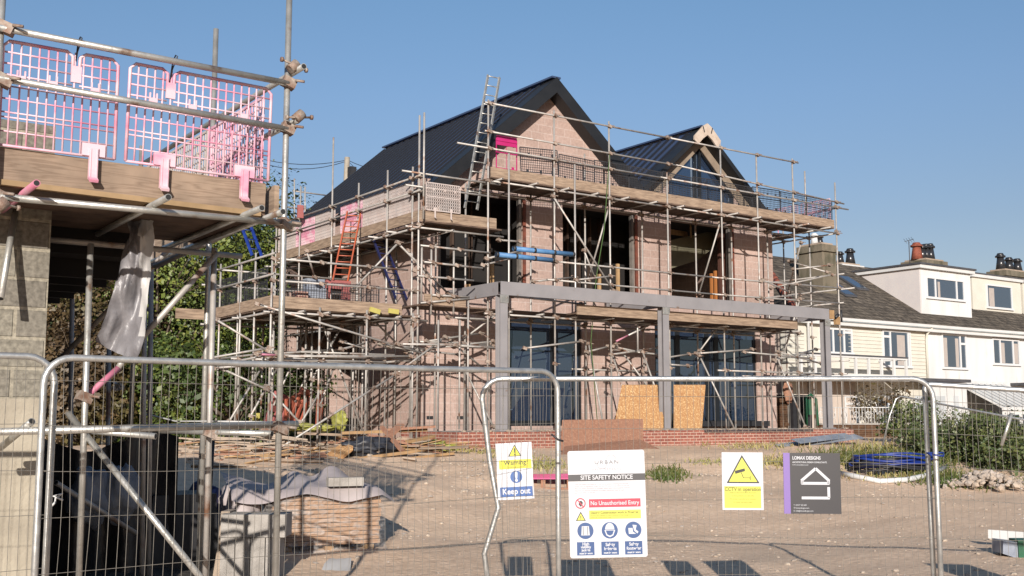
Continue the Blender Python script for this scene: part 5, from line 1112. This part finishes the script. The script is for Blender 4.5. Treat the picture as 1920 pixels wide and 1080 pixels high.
# rubble pile right
m_ = MB(); q = pG(1862,918)
for k in range(380):
    a_ = random.uniform(0, 2*pi); rr = abs(random.gauss(0,.38)); x_ = cos(a_)*rr*1.45; y_ = sin(a_)*rr; h = .34*math.exp(-(rr/.6)**2); m_.rock(q+ex*x_+ey*(y_+.3)+Vector((0,0,h*random.uniform(.6,1))), random.choice((.03,.04,.05,.06,.09)), k % 2, 900+k, .8)
o = tag(m_.build('rubble_pile', [M['stone2'], M['stone']]), 'pile of pale broken rubble at the foot of the hedge', 'rubble'); o['kind'] = 'stuff'
# things at lower right
m_ = MB(); a = pD(1853,1001,14.5); b = pD(1935,1007,14.2); m_.bar(a, b, .02, .11); tag(m_.build('white_board', M['white']), 'white painted board lying at the right edge of the picture', 'board')
q = pD(1905,1022,13.4); t = thing('green_crate', q, 'clear and green plastic crate lying at the right edge', 'crate'); m_ = MB(); m_.prism([q-ex*.16+Vector((0,0,-.10)), q+ex*.05+Vector((0,0,-.17)), q+ex*.12+Vector((0,0,.02)), q-ex*.15+Vector((0,0,.05))], ey*.3); m_.build('body', M['bag'], t); m_ = MB(); m_.prism([q+ex*.0+Vector((0,-.03,-.25)), q+ex*.4+Vector((0,-.03,-.25)), q+ex*.4+Vector((0,-.03,.06)), q+ex*.0+Vector((0,-.03,.06))], ey*.25); m_.build('green_side', M['green'], t)
# dark patches of rubbish at the terrace right: boiler flue thing and bin
q = pD(1492,800,36); t = thing('dark_bin', q, 'black bin beside a brick pier beyond the right end of the terrace', 'bin'); m_ = MB(); m_.box(q.x-.1,q.x+.8,q.y,q.y+.6,q.z-.2,q.z+.95); m_.box(q.x-.14,q.x+.84,q.y-.04,q.y+.64,q.z+.951,q.z+1.02); m_.build('body', M['black'], t)
q = pD(1470,805,36); m_ = MB(); m_.box(q.x-.15,q.x+.25,q.y,q.y+.4,q.z-.2,q.z+1.0); tag(m_.build('brick_pier', M['oldbrick']), 'short old brick pier left of the black bin', 'pier')
q = pD(1478,735,36); blob('rounded_cover', q, (.2,.12,.36), 'osb2', 'brownish rounded cover standing on the brick pier', 'cover', 60)
t = thing('green_chair', pD(1512,798,36), 'green plastic garden chair in front of the cream house wall', 'chair'); q = pD(1512,798,36); m_ = MB(); m_.path([q+Vector((0,0,0)), q+Vector((0,0,.9)), q+Vector((.25,0,1.0)), q+Vector((.5,0,.85)), q+Vector((.55,0,.0))], .05, 8); m_.box(q.x+.02,q.x+.3,q.y+.02,q.y+.1,q.z+.35,q.z+.85); m_.build('frame', M['green'], t)

# ---------------------------------------------------------------- plants
hl = MB(); NI, NJ = 40, 14  # dark bank added behind the trees so leaf gaps read as shade
for i in range(NI+1):
    for j in range(NJ+1):
        px_ = -500+i*28; D_ = 31+j*1.6; p_ = pD(px_, 783, D_); t2 = j/NJ
        top_ = 6.6 if px_ < 420 else 6.6-(px_-420)*.022
        p_.z = gz(p_.x, p_.y)-.3+max(top_, 1)*(1-(1-t2)**2)+.5*noise.noise(Vector((i*.35, j*.4, 3)))*min(1, t2*4); hl.v.append(p_)
for i in range(NI):
    for j in range(NJ): hl.face([i*(NJ+1)+j, (i+1)*(NJ+1)+j, (i+1)*(NJ+1)+j+1, i*(NJ+1)+j+1], 0, True)
struct(hl, 'dark_backing_bank', mat('ivy_bank_leaf_gap_shade', (.010,.018,.006), (.03,.042,.012), 3, .9, 0, .8, 8, c3=(.05,.035,.02), s3=1.2))
LEAFV = {}
def leafcloud(mb, c, r, n, size, rnd, shell=.55, m=0, lump=.35, seed=0):
    for k in range(n):
        q = Vector((rnd.gauss(0,1), rnd.gauss(0,1), rnd.gauss(0,1))).normalized()
        rad = (shell+(1-shell)*rnd.random()**.6)*(1+lump*noise.noise(q*2.2+Vector((seed,seed,0))))
        p = Vector((c[0]+q.x*r[0]*rad, c[1]+q.y*r[1]*rad, c[2]+q.z*r[2]*rad))
        s_ = size*rnd.choice((.55,.8,1,1.2,1.7))*rnd.uniform(.8,1.2); nrm = (q+Vector((rnd.gauss(0,.5), rnd.gauss(0,.5), rnd.gauss(.3,.5)))).normalized()
        u = nrm.cross(Vector((rnd.gauss(0,1), rnd.gauss(0,1), rnd.gauss(0,1)))).normalized(); v_ = nrm.cross(u)
        b = len(mb.v); mb.v += [p-u*s_*.5, p+v_*s_*.32, p+u*s_*.5, p-v_*s_*.32]; mb.face([b,b+1,b+2,b+3], m)
def bush(name, base, r, n, size, matn, label, cat, group=None, seed=0, core=True, trunk=True, subs=7, height=None):
    base = Vector(base); t = thing(name, base, label, cat, group); rnd = random.Random(seed); m_ = MB(); h = height or r[2]*1.9
    cc = base+Vector((0,0,h-r[2]))
    leafcloud(m_, cc, r, n//2, size, rnd, .5, seed=seed)
    for k in range(subs):
        a_ = rnd.uniform(0,2*pi); e = rnd.uniform(-.5,.9); o_ = Vector((cos(a_)*r[0]*.75, sin(a_)*r[1]*.75, e*r[2]*.75)); leafcloud(m_, cc+o_, [x_*rnd.uniform(.3,.5) for x_ in r], n//(2*subs), size, rnd, .3, seed=seed+k)
    m_.build('crown', M[matn], t)
    b_ = MB()
    if trunk:
        b_.path([base-Vector((0,0,.3)), base+Vector((0,0,h*.3)), cc], .12*r[0]/2+.02, 7, 0, r2=.03)
        for k in range(5):
            a_ = rnd.uniform(0,2*pi); b_.path([base+Vector((0,0,h*.25)), cc+Vector((cos(a_)*r[0]*.6, sin(a_)*r[1]*.6, rnd.uniform(-.2,.7)*r[2]))], .05*r[0]/2+.01, 5, 0, r2=.01)
        for k in range(26):
            q = Vector((rnd.gauss(0,1), rnd.gauss(0,1), abs(rnd.gauss(.3,.8)))).normalized(); e = cc+Vector((q.x*r[0], q.y*r[1], q.z*r[2]))*rnd.uniform(.9,1.12); md = cc.lerp(e, .55)+Vector((rnd.uniform(-.1,.1), rnd.uniform(-.1,.1), 0))
            b_.path([cc.lerp(e, .2), md, e], .010+.004*r[0], 4, 0, r2=.004)
        b_.build('trunk', M['bark'], t)
    return t
gH = 'overgrown trees on the bank left of the house'
for k, (px, py, D, rx, rz_, mt, l) in enumerate(((130,800,30,2.4,2.6,'leaf3','brown-leaved thicket at the far left behind the block pier'),(190,800,33,1.7,3.2,'leaf3','reddish brown bramble mound behind the hanging sheet'),(290,800,31,2.6,3.4,'leaf1','bright green ivy-clad tree right of the hanging sheet'),(360,800,34,3.0,4.0,'leaf1','tallest yellow-green tree behind the near brace'),(440,800,36,3.0,4.2,'leaf2','dark green tree behind the loading bay corner'),(510,800,38,3.0,4.6,'leaf2','dark green tree behind the galvanised corner post'),(300,820,28,2.2,1.5,'leaf1','low ivy shrub mass below the yellow-green tree'),(140,830,26,1.2,1.5,'leaf3','low brown bramble mass at the foot of the bank'),(556,800,42,1.8,3.3,'leaf1','tree top peeping between side scaffold and roof'))):
    q = pD(px, py, D); bush('bank_tree' if rz_ > 2 else 'bank_shrub', (q.x, q.y, gz(q.x, q.y)-.2), (rx, rx*.8, rz_), 16000 if k < 8 else 7000, .10, mt, l, 'tree' if rz_ > 2 else 'shrub', gH, 100+k, height=rz_*2.0)
q = pD(440,820,27.5); bush('bank_shrub', (q.x,q.y,gz(q.x,q.y)-.2), (2.2,1.6,1.5), 7000, .10, 'leaf2', 'low dark shrub under the loading bay deck', 'shrub', gH, 130)
gR = 'hedge bushes at the right in front of the white houses'
for k, (px, py, D, rx, rz_, l) in enumerate(((1735,850,31,.7,.5,'small bush at the left end of the right hand hedge'),(1780,872,29,1.2,.80,'hedge bush just right of the tied fence posts'),(1835,872,29,1.4,.98,'middle bush of the right hand hedge behind the rubble'),(1890,875,28,1.5,1.02,'hedge bush behind the right side of the rubble pile'),(1945,880,27,1.5,1.05,'rightmost hedge bush cut by the picture edge'),(1810,845,33,1.5,.85,'rear bush of the right hand hedge below the glass lean-to'))):
    q = pD(px, py, D); bush('hedge_bush', (q.x, q.y, gz(q.x, q.y)-.1), (rx, rx, rz_), 4600, .075, 'leaf4', l, 'bush', gR, 200+k, height=rz_*1.42)
q = pD(1652,800,41); bush('bare_shrub', (q.x,q.y,1.0), (1.0,1.0,.75), 700, .11, 'leaf3', 'sparse reddish shrub in front of the cream house', 'shrub', None, 231, height=1.95)
q = pD(1712,855,33); bush('garden_shrub', (q.x,q.y,.7), (.9,.9,.8), 2200, .09, 'leaf4', 'loose green shrub beside the garden wall end', 'shrub', None, 232, height=1.6)
# weeds and dry grass
wd = MB(); rnd = random.Random(5)
def tuft(px, py, wpx, hpx, n, s_, m=0):
    for k in range(n):
        x_ = rnd.gauss(px, wpx/2.2); y_ = rnd.gauss(py, hpx/2.5); p_ = pG(x_, y_); a_ = rnd.uniform(0,2*pi); h = s_*rnd.uniform(.5,1.5); u = Vector((cos(a_), sin(a_), 0)); b = len(wd.v)
        tip = p_+Vector((rnd.gauss(0,h*.5), rnd.gauss(0,h*.5), h)); wd.v += [p_-u*.015, p_+u*.015, tip+u*.012, tip-u*.004]; wd.face([b,b+1,b+2,b+3], m)
tuft(1250,893,40,14,500,.10); tuft(1010,875,60,12,250,.09,1); tuft(960,858,60,10,150,.06,1); tuft(1450,868,60,16,260,.08,1); tuft(1420,838,110,8,260,.09,1); tuft(1530,872,100,14,450,.10,1); tuft(1600,862,100,22,700,.14); tuft(1680,862,110,16,700,.16); tuft(1700,895,110,10,350,.10,1)
tuft(870,838,80,8,300,.10,1); tuft(1640,845,90,16,500,.13,1); tuft(1770,900,80,14,500,.14); tuft(1850,910,120,10,450,.10); tuft(900,848,60,5,120,.06,1); tuft(1330,868,50,8,100,.06,1); tuft(1740,870,60,22,450,.16); tuft(330,1060,40,10,60,.08)
struct(wd, 'weeds', [M['weed'], M['drygrass']], 'stuff')
q = pD(220,725,12); m_ = MB(); leafcloud(m_, q, (.05,.04,.04), 30, .05, random.Random(3)); tag(m_.build('pale_rag', M['sheetlit']), 'small pale rag caught on the brambles below the hanging sheet', 'rag')
small('white_cable', [pD(265,776,12), pD(285,779,11.5), pD(330,790,10.5), pD(400,790,9.5), pD(520,792,9.0)], .008, 'white', 'thin white cable draped towards the galvanised post', 'cable')

# ---------------------------------------------------------------- terrace houses
YT = 27.0
def window(par, x0, x1, z0, z1, y, lights, trans=None, cur=None):
    f = MB(); fr = .07; xs = [x0+(x1-x0)*l for l in lights]
    f.box(x0, x1, y-.05, y, z1-fr, z1); f.box(x0-.04, x1+.04, y-.09, y, z0-.02, z0+fr)
    for x in [x0]+xs+[x1-fr]: f.box(x, x+fr, y-.05, y, z0+fr, z1-fr)
    if trans:
        for i, zt in trans: f.box(([x0]+xs)[i]+fr, (xs+[x1-fr])[i], y-.048, y, zt, zt+.09)
    fo = f.build('window', M['upvc'], par)
    p_ = MB(); p_.box(x0+.02, x1-.02, y-.012, y-.004, z0+fr, z1-fr); p_.build('pane', M['winglass'], fo, org=par.location).location = (0,0,0)
    if cur:
        for a, b in cur:
            c_ = MB(); c_.box(x0+(x1-x0)*a, x0+(x1-x0)*b, y-.018, y-.0125, z0+fr+.02, z1-fr-.1)
            c_.build('curtain', M['curtain'], fo, org=par.location).location = (0,0,0)
    return fo
# roof slope per photo: rises .63 per metre behind the eaves
SL = .636; zE = 5.38; zrf = lambda y: zE+(y-YT+.25)*SL
T1 = thing('end_terrace_house', (35, 27, 1), 'cream end-of-terrace house with mossy slate roof, balcony and big white dormer', 'house')
m_ = MB(); m_.box(30.9, 39.2, 27, 27.3, .8, 5.2); m_.build('front_wall', M['cream'], T1)
m_ = MB(); m_.box(31.0, 31.3, 27.3, 36, .8, 5.2);  m_.box(31.35,34.6,26.985,26.999,.8,3.0); m_.build('side_wall', M['pinkwall'], T1)
for x0_, x1_, z_, n_ in ((38.15,39.18,3.15,15),(34.3,36.3,3.15,15),(30.95,31.8,3.0,12)):
    m_ = MB()
    for k in range(n_): m_.box(x0_, x1_, 26.975, 26.998, z_+k*.145, z_+k*.145+.014)
    m_.build('weatherboard_laps', M['cream'], T1)['kind'] = 'stuff'
ZR = 8.40; YR = YT-.25+(ZR-zE)/SL
m_ = MB(); m_.prism([(31.2+.0,26.75,zE),(39.2,26.75,zE),(39.2,YR,ZR),(34.4,YR,ZR)], (0,0,-.12)); m_.prism([(31.2,26.75,zE-.01),(34.4,YR,ZR-.01),(31.2,YR+4,zE-.01)], (0,0,-.12)); m_.prism([(34.4,YR,ZR),(39.2,YR,ZR),(39.2,YR+4.5,5.6),(31.3,YR+4.5,5.6)], (0,0,-.12))
ro = m_.build('roof', M['slate'], T1)
m_ = MB(); 
for k in range(16): u = k/16; a = Vector((31.2,26.75,zE)).lerp(Vector((34.4,YR,ZR)), u); b = Vector((31.2,26.75,zE)).lerp(Vector((34.4,YR,ZR)), u+.055); m_.path([a+Vector((0,0,.03)), b+Vector((0,0,.05))], .13, 8)
m_.build('hip_tiles', M['terracotta'], ro, org=T1.location).location = (0,0,0)
m_ = MB(); m_.box(31.1, 39.25, 26.62, 26.74, zE-.14, zE-.03); m_.box(31.1, 39.2, 26.75, 26.99, zE-.3, zE-.16); m_.build('gutter', M['white'], T1)
m_ = MB(); m_.path([(39.15,26.68,5.25),(39.1,26.9,5.0),(39.1,26.95,4.8),(39.1,26.95,3.0)], .045, 8); m_.build('downpipe', M['cream'], T1)
m_ = MB(); m_.path([(31.7,26.7,5.2),(31.95,26.9,4.95),(31.95,26.92,1.4)], .05, 8); m_.build('downpipe', M['white'], T1)
# dormer
DX0, DX1, DY = 39.75, 43.35, 27.6
m_ = MB(); m_.prism([(DX0,DY,5.65),(DX0,DY,7.78),(DX0,31.6,7.95),(DX0,31.4,8.1)], (.12,0,0)); m_.build('dormer_side', M['pinkwall'], T1) if False else None
D1 = MB(); D1.prism([(DX0,DY,5.70),(DX0,DY,7.80),(DX0,31.5,7.80)], (.1,0,0)); D1.build('dormer_cheek', mat('pale_pink_white_cheek', (.44,.41,.40), (.47,.44,.42), 2), T1)
m_ = MB(); m_.box(DX0+.1, DX1, DY, DY+.1, 5.70, 7.80); m_.build('dormer_front', M['whitewall'], T1)
m_ = MB(); m_.box(DX0-.12, DX1+.15, DY-.15, 31.6, 7.80, 7.94); m_.build('dormer_fascia', M['white'], T1)
m_ = MB(); m_.box(DX0-.18, DX1+.2, DY-.2, 31.7, 7.945, 8.02); m_.build('dormer_roof', M['lead'], T1)
q0 = pY(1735,518,DY); q1 = pY(1808,566,DY)
window(T1, q0.x, q1.x, q1.z, q0.z, DY, (.22,.78), cur=[(.3,.36)])
for px0, py0, px1, py1, li, tr, cu in ((1653,618,1708,690,(.25,.9),[(0,4.75)],[(.52,.8)]),(1536,613,1598,665,(.2,.38,.72),[(0,4.8),(3,4.8)],None)):
    q0 = pY(px0,py0,YT); q1 = pY(px1,py1,YT); window(T1, q0.x, q1.x, q1.z, q0.z, YT, li, tr, cu)
q0 = pY(1582,742,YT); q1 = pY(1612,800,YT); window(T1, q0.x, q1.x, q1.z, q0.z, YT, (), [(0,(q0.z*.7+q1.z*.3))])
q0 = pY(1640,742,YT); q1 = pY(1690,800,YT); window(T1, q0.x, q1.x, q1.z, q0.z, YT, (.5,))
# skylights
for k, (px, py) in enumerate(((1595,535),(1572,545))):
    y_ = 29.6-k*.7; x_ = pY(px, py, y_).x-.2; m_ = MB(); m_.prism([(x_,y_-.5,zrf(y_-.5)+.03),(x_+.75,y_-.5,zrf(y_-.5)+.03),(x_+.75,y_+.55,zrf(y_+.55)+.03),(x_,y_+.55,zrf(y_+.55)+.03)], (0,0,.06)); s_ = m_.build('skylight', M['lead'], T1)
    m_ = MB(); m_.prism([(x_+.08,y_-.42,zrf(y_-.42)+.095),(x_+.67,y_-.42,zrf(y_-.42)+.095),(x_+.67,y_+.47,zrf(y_+.47)+.095),(x_+.08,y_+.47,zrf(y_+.47)+.095)], (0,0,.01)); m_.build('pane', M['winglass'], s_, org=T1.location).location = (0,0,0)
# balcony
BL0, BL1 = pY(1500,700,25.8), pY(1700,690,25.8); x0, x1 = BL0.x, BL1.x
m_ = MB(); m_.box(x0, x1, 25.7, 27, 3.0, 3.14); b_ = m_.build('balcony', M['white'], T1)
m_ = MB(); m_.box(x0, x1, 25.74, 25.84, 3.80, 3.86); m_.box(x0, x1, 25.74, 25.84, 3.14, 3.22); n_ = 8
for k in range(n_+1): xx = x0+(x1-x0-.1)*k/n_; m_.box(xx, xx+.1, 25.75, 25.83, 3.22, 3.80)
m_.build('balustrade', M['white'], b_, org=T1.location).location = (0,0,0)
m_ = MB(); m_.box(x0-.02, x1+.02, 25.72, 25.88, 3.865, 3.92); m_.build('handrail', M['lead'], b_, org=T1.location).location = (0,0,0)
m_ = MB(); m_.box(x1-.1, x1, 25.84, 27, 3.8, 3.88); m_.build('side_rail', M['white'], b_, org=T1.location).location = (0,0,0)
# middle house
T2 = thing('middle_terrace_house', (43, 27, 1), 'white rendered terrace house with lean-to glass porch and small dormer', 'house')
m_ = MB(); m_.box(39.2, 48.0, 27, 27.3, .8, 5.2); m_.build('front_wall', M['whitewall'], T2)
m_ = MB(); m_.prism([(39.2,26.75,zE),(52,26.75,zE),(52,YR,ZR),(39.2,YR,ZR)], (0,0,-.12)); m_.build('roof', M['slate'], T2)
m_ = MB(); m_.box(39.25, 52, 26.62, 26.74, zE-.14, zE-.03); m_.box(39.2, 52, 26.75, 26.99, zE-.3, zE-.16); m_.build('gutter', M['white'], T2)
q0 = pY(1764,625,YT); q1 = pY(1813,693,YT); window(T2, q0.x, q1.x, q1.z, q0.z, YT, (.72,), [(1,4.65)], [(.03,.22),(.55,.68)])
q0 = pY(1859,634,YT); q1 = pY(1912,686,YT); window(T2, q0.x, q1.x, q1.z, q0.z, YT, (.26,.74), None, [(.3,.45),(.8,.95)])
DX0, DX1, DY = pY(1822,520,28.4).x, pY(1913,530,28.4).x, 28.4
zt = pY(1870,520,DY).z
m_ = MB(); m_.box(DX0, DX1, DY, 31.5, 6.1, zt-.12); m_.build('dormer', M['cream'], T2)
m_ = MB(); m_.box(DX0-.1, DX1+.1, DY-.1, 31.6, zt-.119, zt+.02); m_.build('dormer_roof', M['white'], T2)
m_ = MB(); m_.box(DX0-.12, DX1+.12, DY-.12, 31.7, zt+.021, zt+.08); m_.build('dormer_felt', M['lead'], T2)
q0 = pY(1848,532,DY); q1 = pY(1898,582,DY); window(T2, q0.x, q1.x, q1.z, q0.z, DY, (), None, [(.1,.3)])
q = MB(); q.box(DX0-.03, DX0-.005, DY+.3, DY+1.3, 6.75, 7.55); q.build('side_pane', M['winglass'], T2)
# lean-to glass roof
a = pY(1795,718,26.9); b = pY(1850,718,26.9); m_ = MB()
z1, z0_ = pY(1815,718,27).z, pY(1830,765,25).z
for k in range(9):
    xx = a.x+k*.42; m_.bar((xx,26.98,z1),(xx+.0,24.9,z0_), .07, .07)
m_.bar((a.x-.1,24.9,z0_-.02),(a.x+3.6,24.9,z0_-.02),.09,.12); m_.bar((a.x-.1,26.97,z1+.03),(a.x+3.6,26.97,z1+.03),.04,.12)
lt = m_.build('lean_to', M['white'], T2)
m_ = MB(); m_.prism([(a.x,26.96,z1-.05),(a.x+3.4,26.96,z1-.05),(a.x+3.4,24.9,z0_-.05),(a.x,24.9,z0_-.05)], (0,0,-.01)); m_.build('glass_roof', M['winglass'], lt, org=T2.location).location = (0,0,0)
m_ = MB(); m_.box(a.x, a.x+3.5, 24.95, 25.0, 1.0, z0_-.1); m_.build('lean_to_wall', M['white'], lt, org=T2.location).location = (0,0,0)
m_ = MB()
for k in range(3): m_.box(a.x+.3+k*1.05, a.x+1.1+k*1.05, 24.94, 24.949, 1.3, z0_-.25)
m_.build('lean_to_glass', M['winglass'], lt, org=T2.location).location = (0,0,0)
m_ = MB(); p_ = pY(1738,712,26.6); m_.box(p_.x-2.2, a.x-.12, 26.2, 27, p_.z-.08, p_.z+.04); m_.build('porch_roof', M['lead'], T2)
m_ = MB(); m_.box(p_.x-.2, a.x-.3, 26.3, 26.35, 1.1, p_.z-.1); m_.build('porch_front', M['white'], T2)
m_ = MB(); 
for px0, px1 in ((1716,1738),(1745,1775),(1788,1800)): q0 = pY(px0,742,26.28); q1 = pY(px1,800,26.28); m_.box(q0.x, q1.x, 26.28, 26.295, 1.35, q0.z)
m_.build('porch_glass', mat('pale_reflective_glass', (.35,.37,.38), (.42,.44,.45), 1, .2), T2)
T3 = thing('far_terrace_house', (50, 27, 1), 'white terrace house at the right edge with cream boarding', 'house')
m_ = MB(); m_.box(48.0, 58, 27, 27.3, .8, 5.2); m_.build('front_wall', M['whitewall'], T3)
m_ = MB(); m_.prism([(52,26.75,zE),(60,26.75,zE),(60,YR,ZR),(52,YR,ZR)], (0,0,-.12)); m_.build('roof', M['slate'], T3)
m_ = MB(); d0 = pY(1917,530,28.4).x; m_.box(d0, d0+4, 28.4, 31.5, 6.1, 7.9); m_.build('dormer', M['cream'], T3); m_ = MB(); m_.box(d0-.1, d0+4, 28.3, 31.5, 7.9, 8.05); m_.build('dormer_roof', M['white'], T3)
m_ = MB(); m_.box(45.0, 54, 25.4, 27, 3.02, 3.14); m_.build('porch_roof', M['lead'], T3)
m_ = MB(); m_.box(48.2, 56, 25.6, 25.7, 1.0, 3.0); m_.build('porch_front', M['white'], T3)
# chimneys
_x = pY(1545,560,28.6).x; DCH = pX(1500,560,_x).y-28.6
def chimney(name, label, px0, px1, pyt, pyb, Y, dY, pots, matn='stucco', group='chimneys of the terrace'):
    a = pY(px0, pyb, Y); b = pY(px1, pyb, Y); zt = pY(px0, pyt, Y).z; t = thing(name, (a.x, Y, a.z), label, 'chimney', group)
    m_ = MB(); m_.box(a.x, b.x, Y, Y+dY, a.z-.6, zt-.28); m_.box(a.x-.05, b.x+.05, Y-.05, Y+dY+.05, zt-.28, zt-.06); m_.box(a.x-.08, b.x+.08, Y-.08, Y+dY+.08, zt-.34, zt-.281); m_.build('stack', M[matn], t)
    m_ = MB(); m_.box(a.x+.08, b.x-.08, Y+.08, Y+dY-.08, zt-.06, zt+.03); m_.build('flaunching', M['cope'], t)
    for u, h, r_, mt in pots:
        x_ = a.x+(b.x-a.x)*u; z_ = zt+.02; m_ = MB(); y_ = Y+dY*.5
        m_.path([(x_,y_,z_),(x_,y_,z_+h*.75)], r_*1.25, 12, 0, r2=r_*.8); m_.path([(x_,y_,z_+h*.75),(x_,y_,z_+h*.85)], r_*1.25, 12); m_.path([(x_,y_,z_+h*.85),(x_,y_,z_+h)], r_, 12, r2=r_*.7); m_.build('pot', M[mt], t)
    return t
chimney('chimney', 'big square stained chimney rising behind the right end of the scaffold', 1545, 1571, 455, 585, 28.6, DCH, ((.35,.45,.13,'white'),(.75,.4,.12,'blackpot')))
chimney('chimney', 'far low chimney with two black pots left of the big white dormer', 1580, 1618, 492, 510, 31.5, .9, ((.3,.55,.15,'blackpot'),(.8,.75,.19,'blackpot')), 'white')
chimney('chimney', 'chimney above the big white dormer with a cluster of four pots', 1738, 1775, 484, 512, 30.5, 1.3, ((.15,.8,.22,'terracotta'),(.42,.75,.2,'blackpot'),(.62,.8,.2,'blackpot'),(.85,.85,.17,'blackpot')))
chimney('chimney', 'chimney with black pots at the far right edge of the picture', 1888, 1940, 504, 540, 31, 1.0, ((.15,.85,.2,'blackpot'),(.45,.7,.2,'blackpot'),(.75,.7,.2,'blackpot')))
# aerial
a = pY(1706,492,30); t = thing('tv_aerial', a, 'thin television aerial standing on the big dormer roof', 'aerial'); m_ = MB(); q = pY(1704,452,30); m_.tube((a.x,30,a.z-.3), (q.x,30,q.z), .02, 6); m_.build('mast', M['lead'], t); m_ = MB(); m_.tube(q+Vector((-.3,0,-.05)), q+Vector((.35,0,.12)), .014, 5)
for k in range(4): c = q+Vector((-.25+.18*k,0,-.03+.045*k)); m_.tube(c-Vector((.05,.12,.12)), c+Vector((.05,.12,.12)), .010, 4)
m_.build('antenna', M['lead'], t)
# garden wall below
gw_ = thing('garden_wall', (34, 25.4, .8), 'low old brown brick garden wall below the terrace houses', 'wall'); a = pD(1540,812,38); b = pD(1725,815,37.5)
m_ = MB(); m_.prism([(a.x,a.y,.5),(b.x,b.y,.5),(b.x,b.y,1.42),(a.x,a.y,1.42)], (0,.25,0)); m_.build('brickwork', M['oldbrick'], gw_); m_ = MB(); m_.prism([(a.x,a.y-.03,1.421),(b.x,b.y-.03,1.421),(b.x,b.y-.03,1.47),(a.x,a.y-.03,1.47)], (0,.3,0)); m_.build('coping', M['conc'], gw_)
rl = thing('garden_railing', (a.x, a.y, 1.47), 'white ornamental railing on top of the garden wall', 'railing'); m_ = MB()
for k in range(34):
    u = k/33; p_ = Vector((a.x+(b.x-a.x)*u, a.y+(b.y-a.y)*u, 1.47)); m_.tube(p_, p_+Vector((0,0,.55)), .012, 4)
    if k % 4 == 0: m_.path([p_+Vector((.12*cos(t2), 0, .28+.12*sin(t2))) for t2 in [2*pi*i/12 for i in range(12)]], .012, 4, closed=True)
m_.tube((a.x,a.y,2.0),(b.x,b.y,2.0),.016,5); m_.build('bars', M['white'], rl)
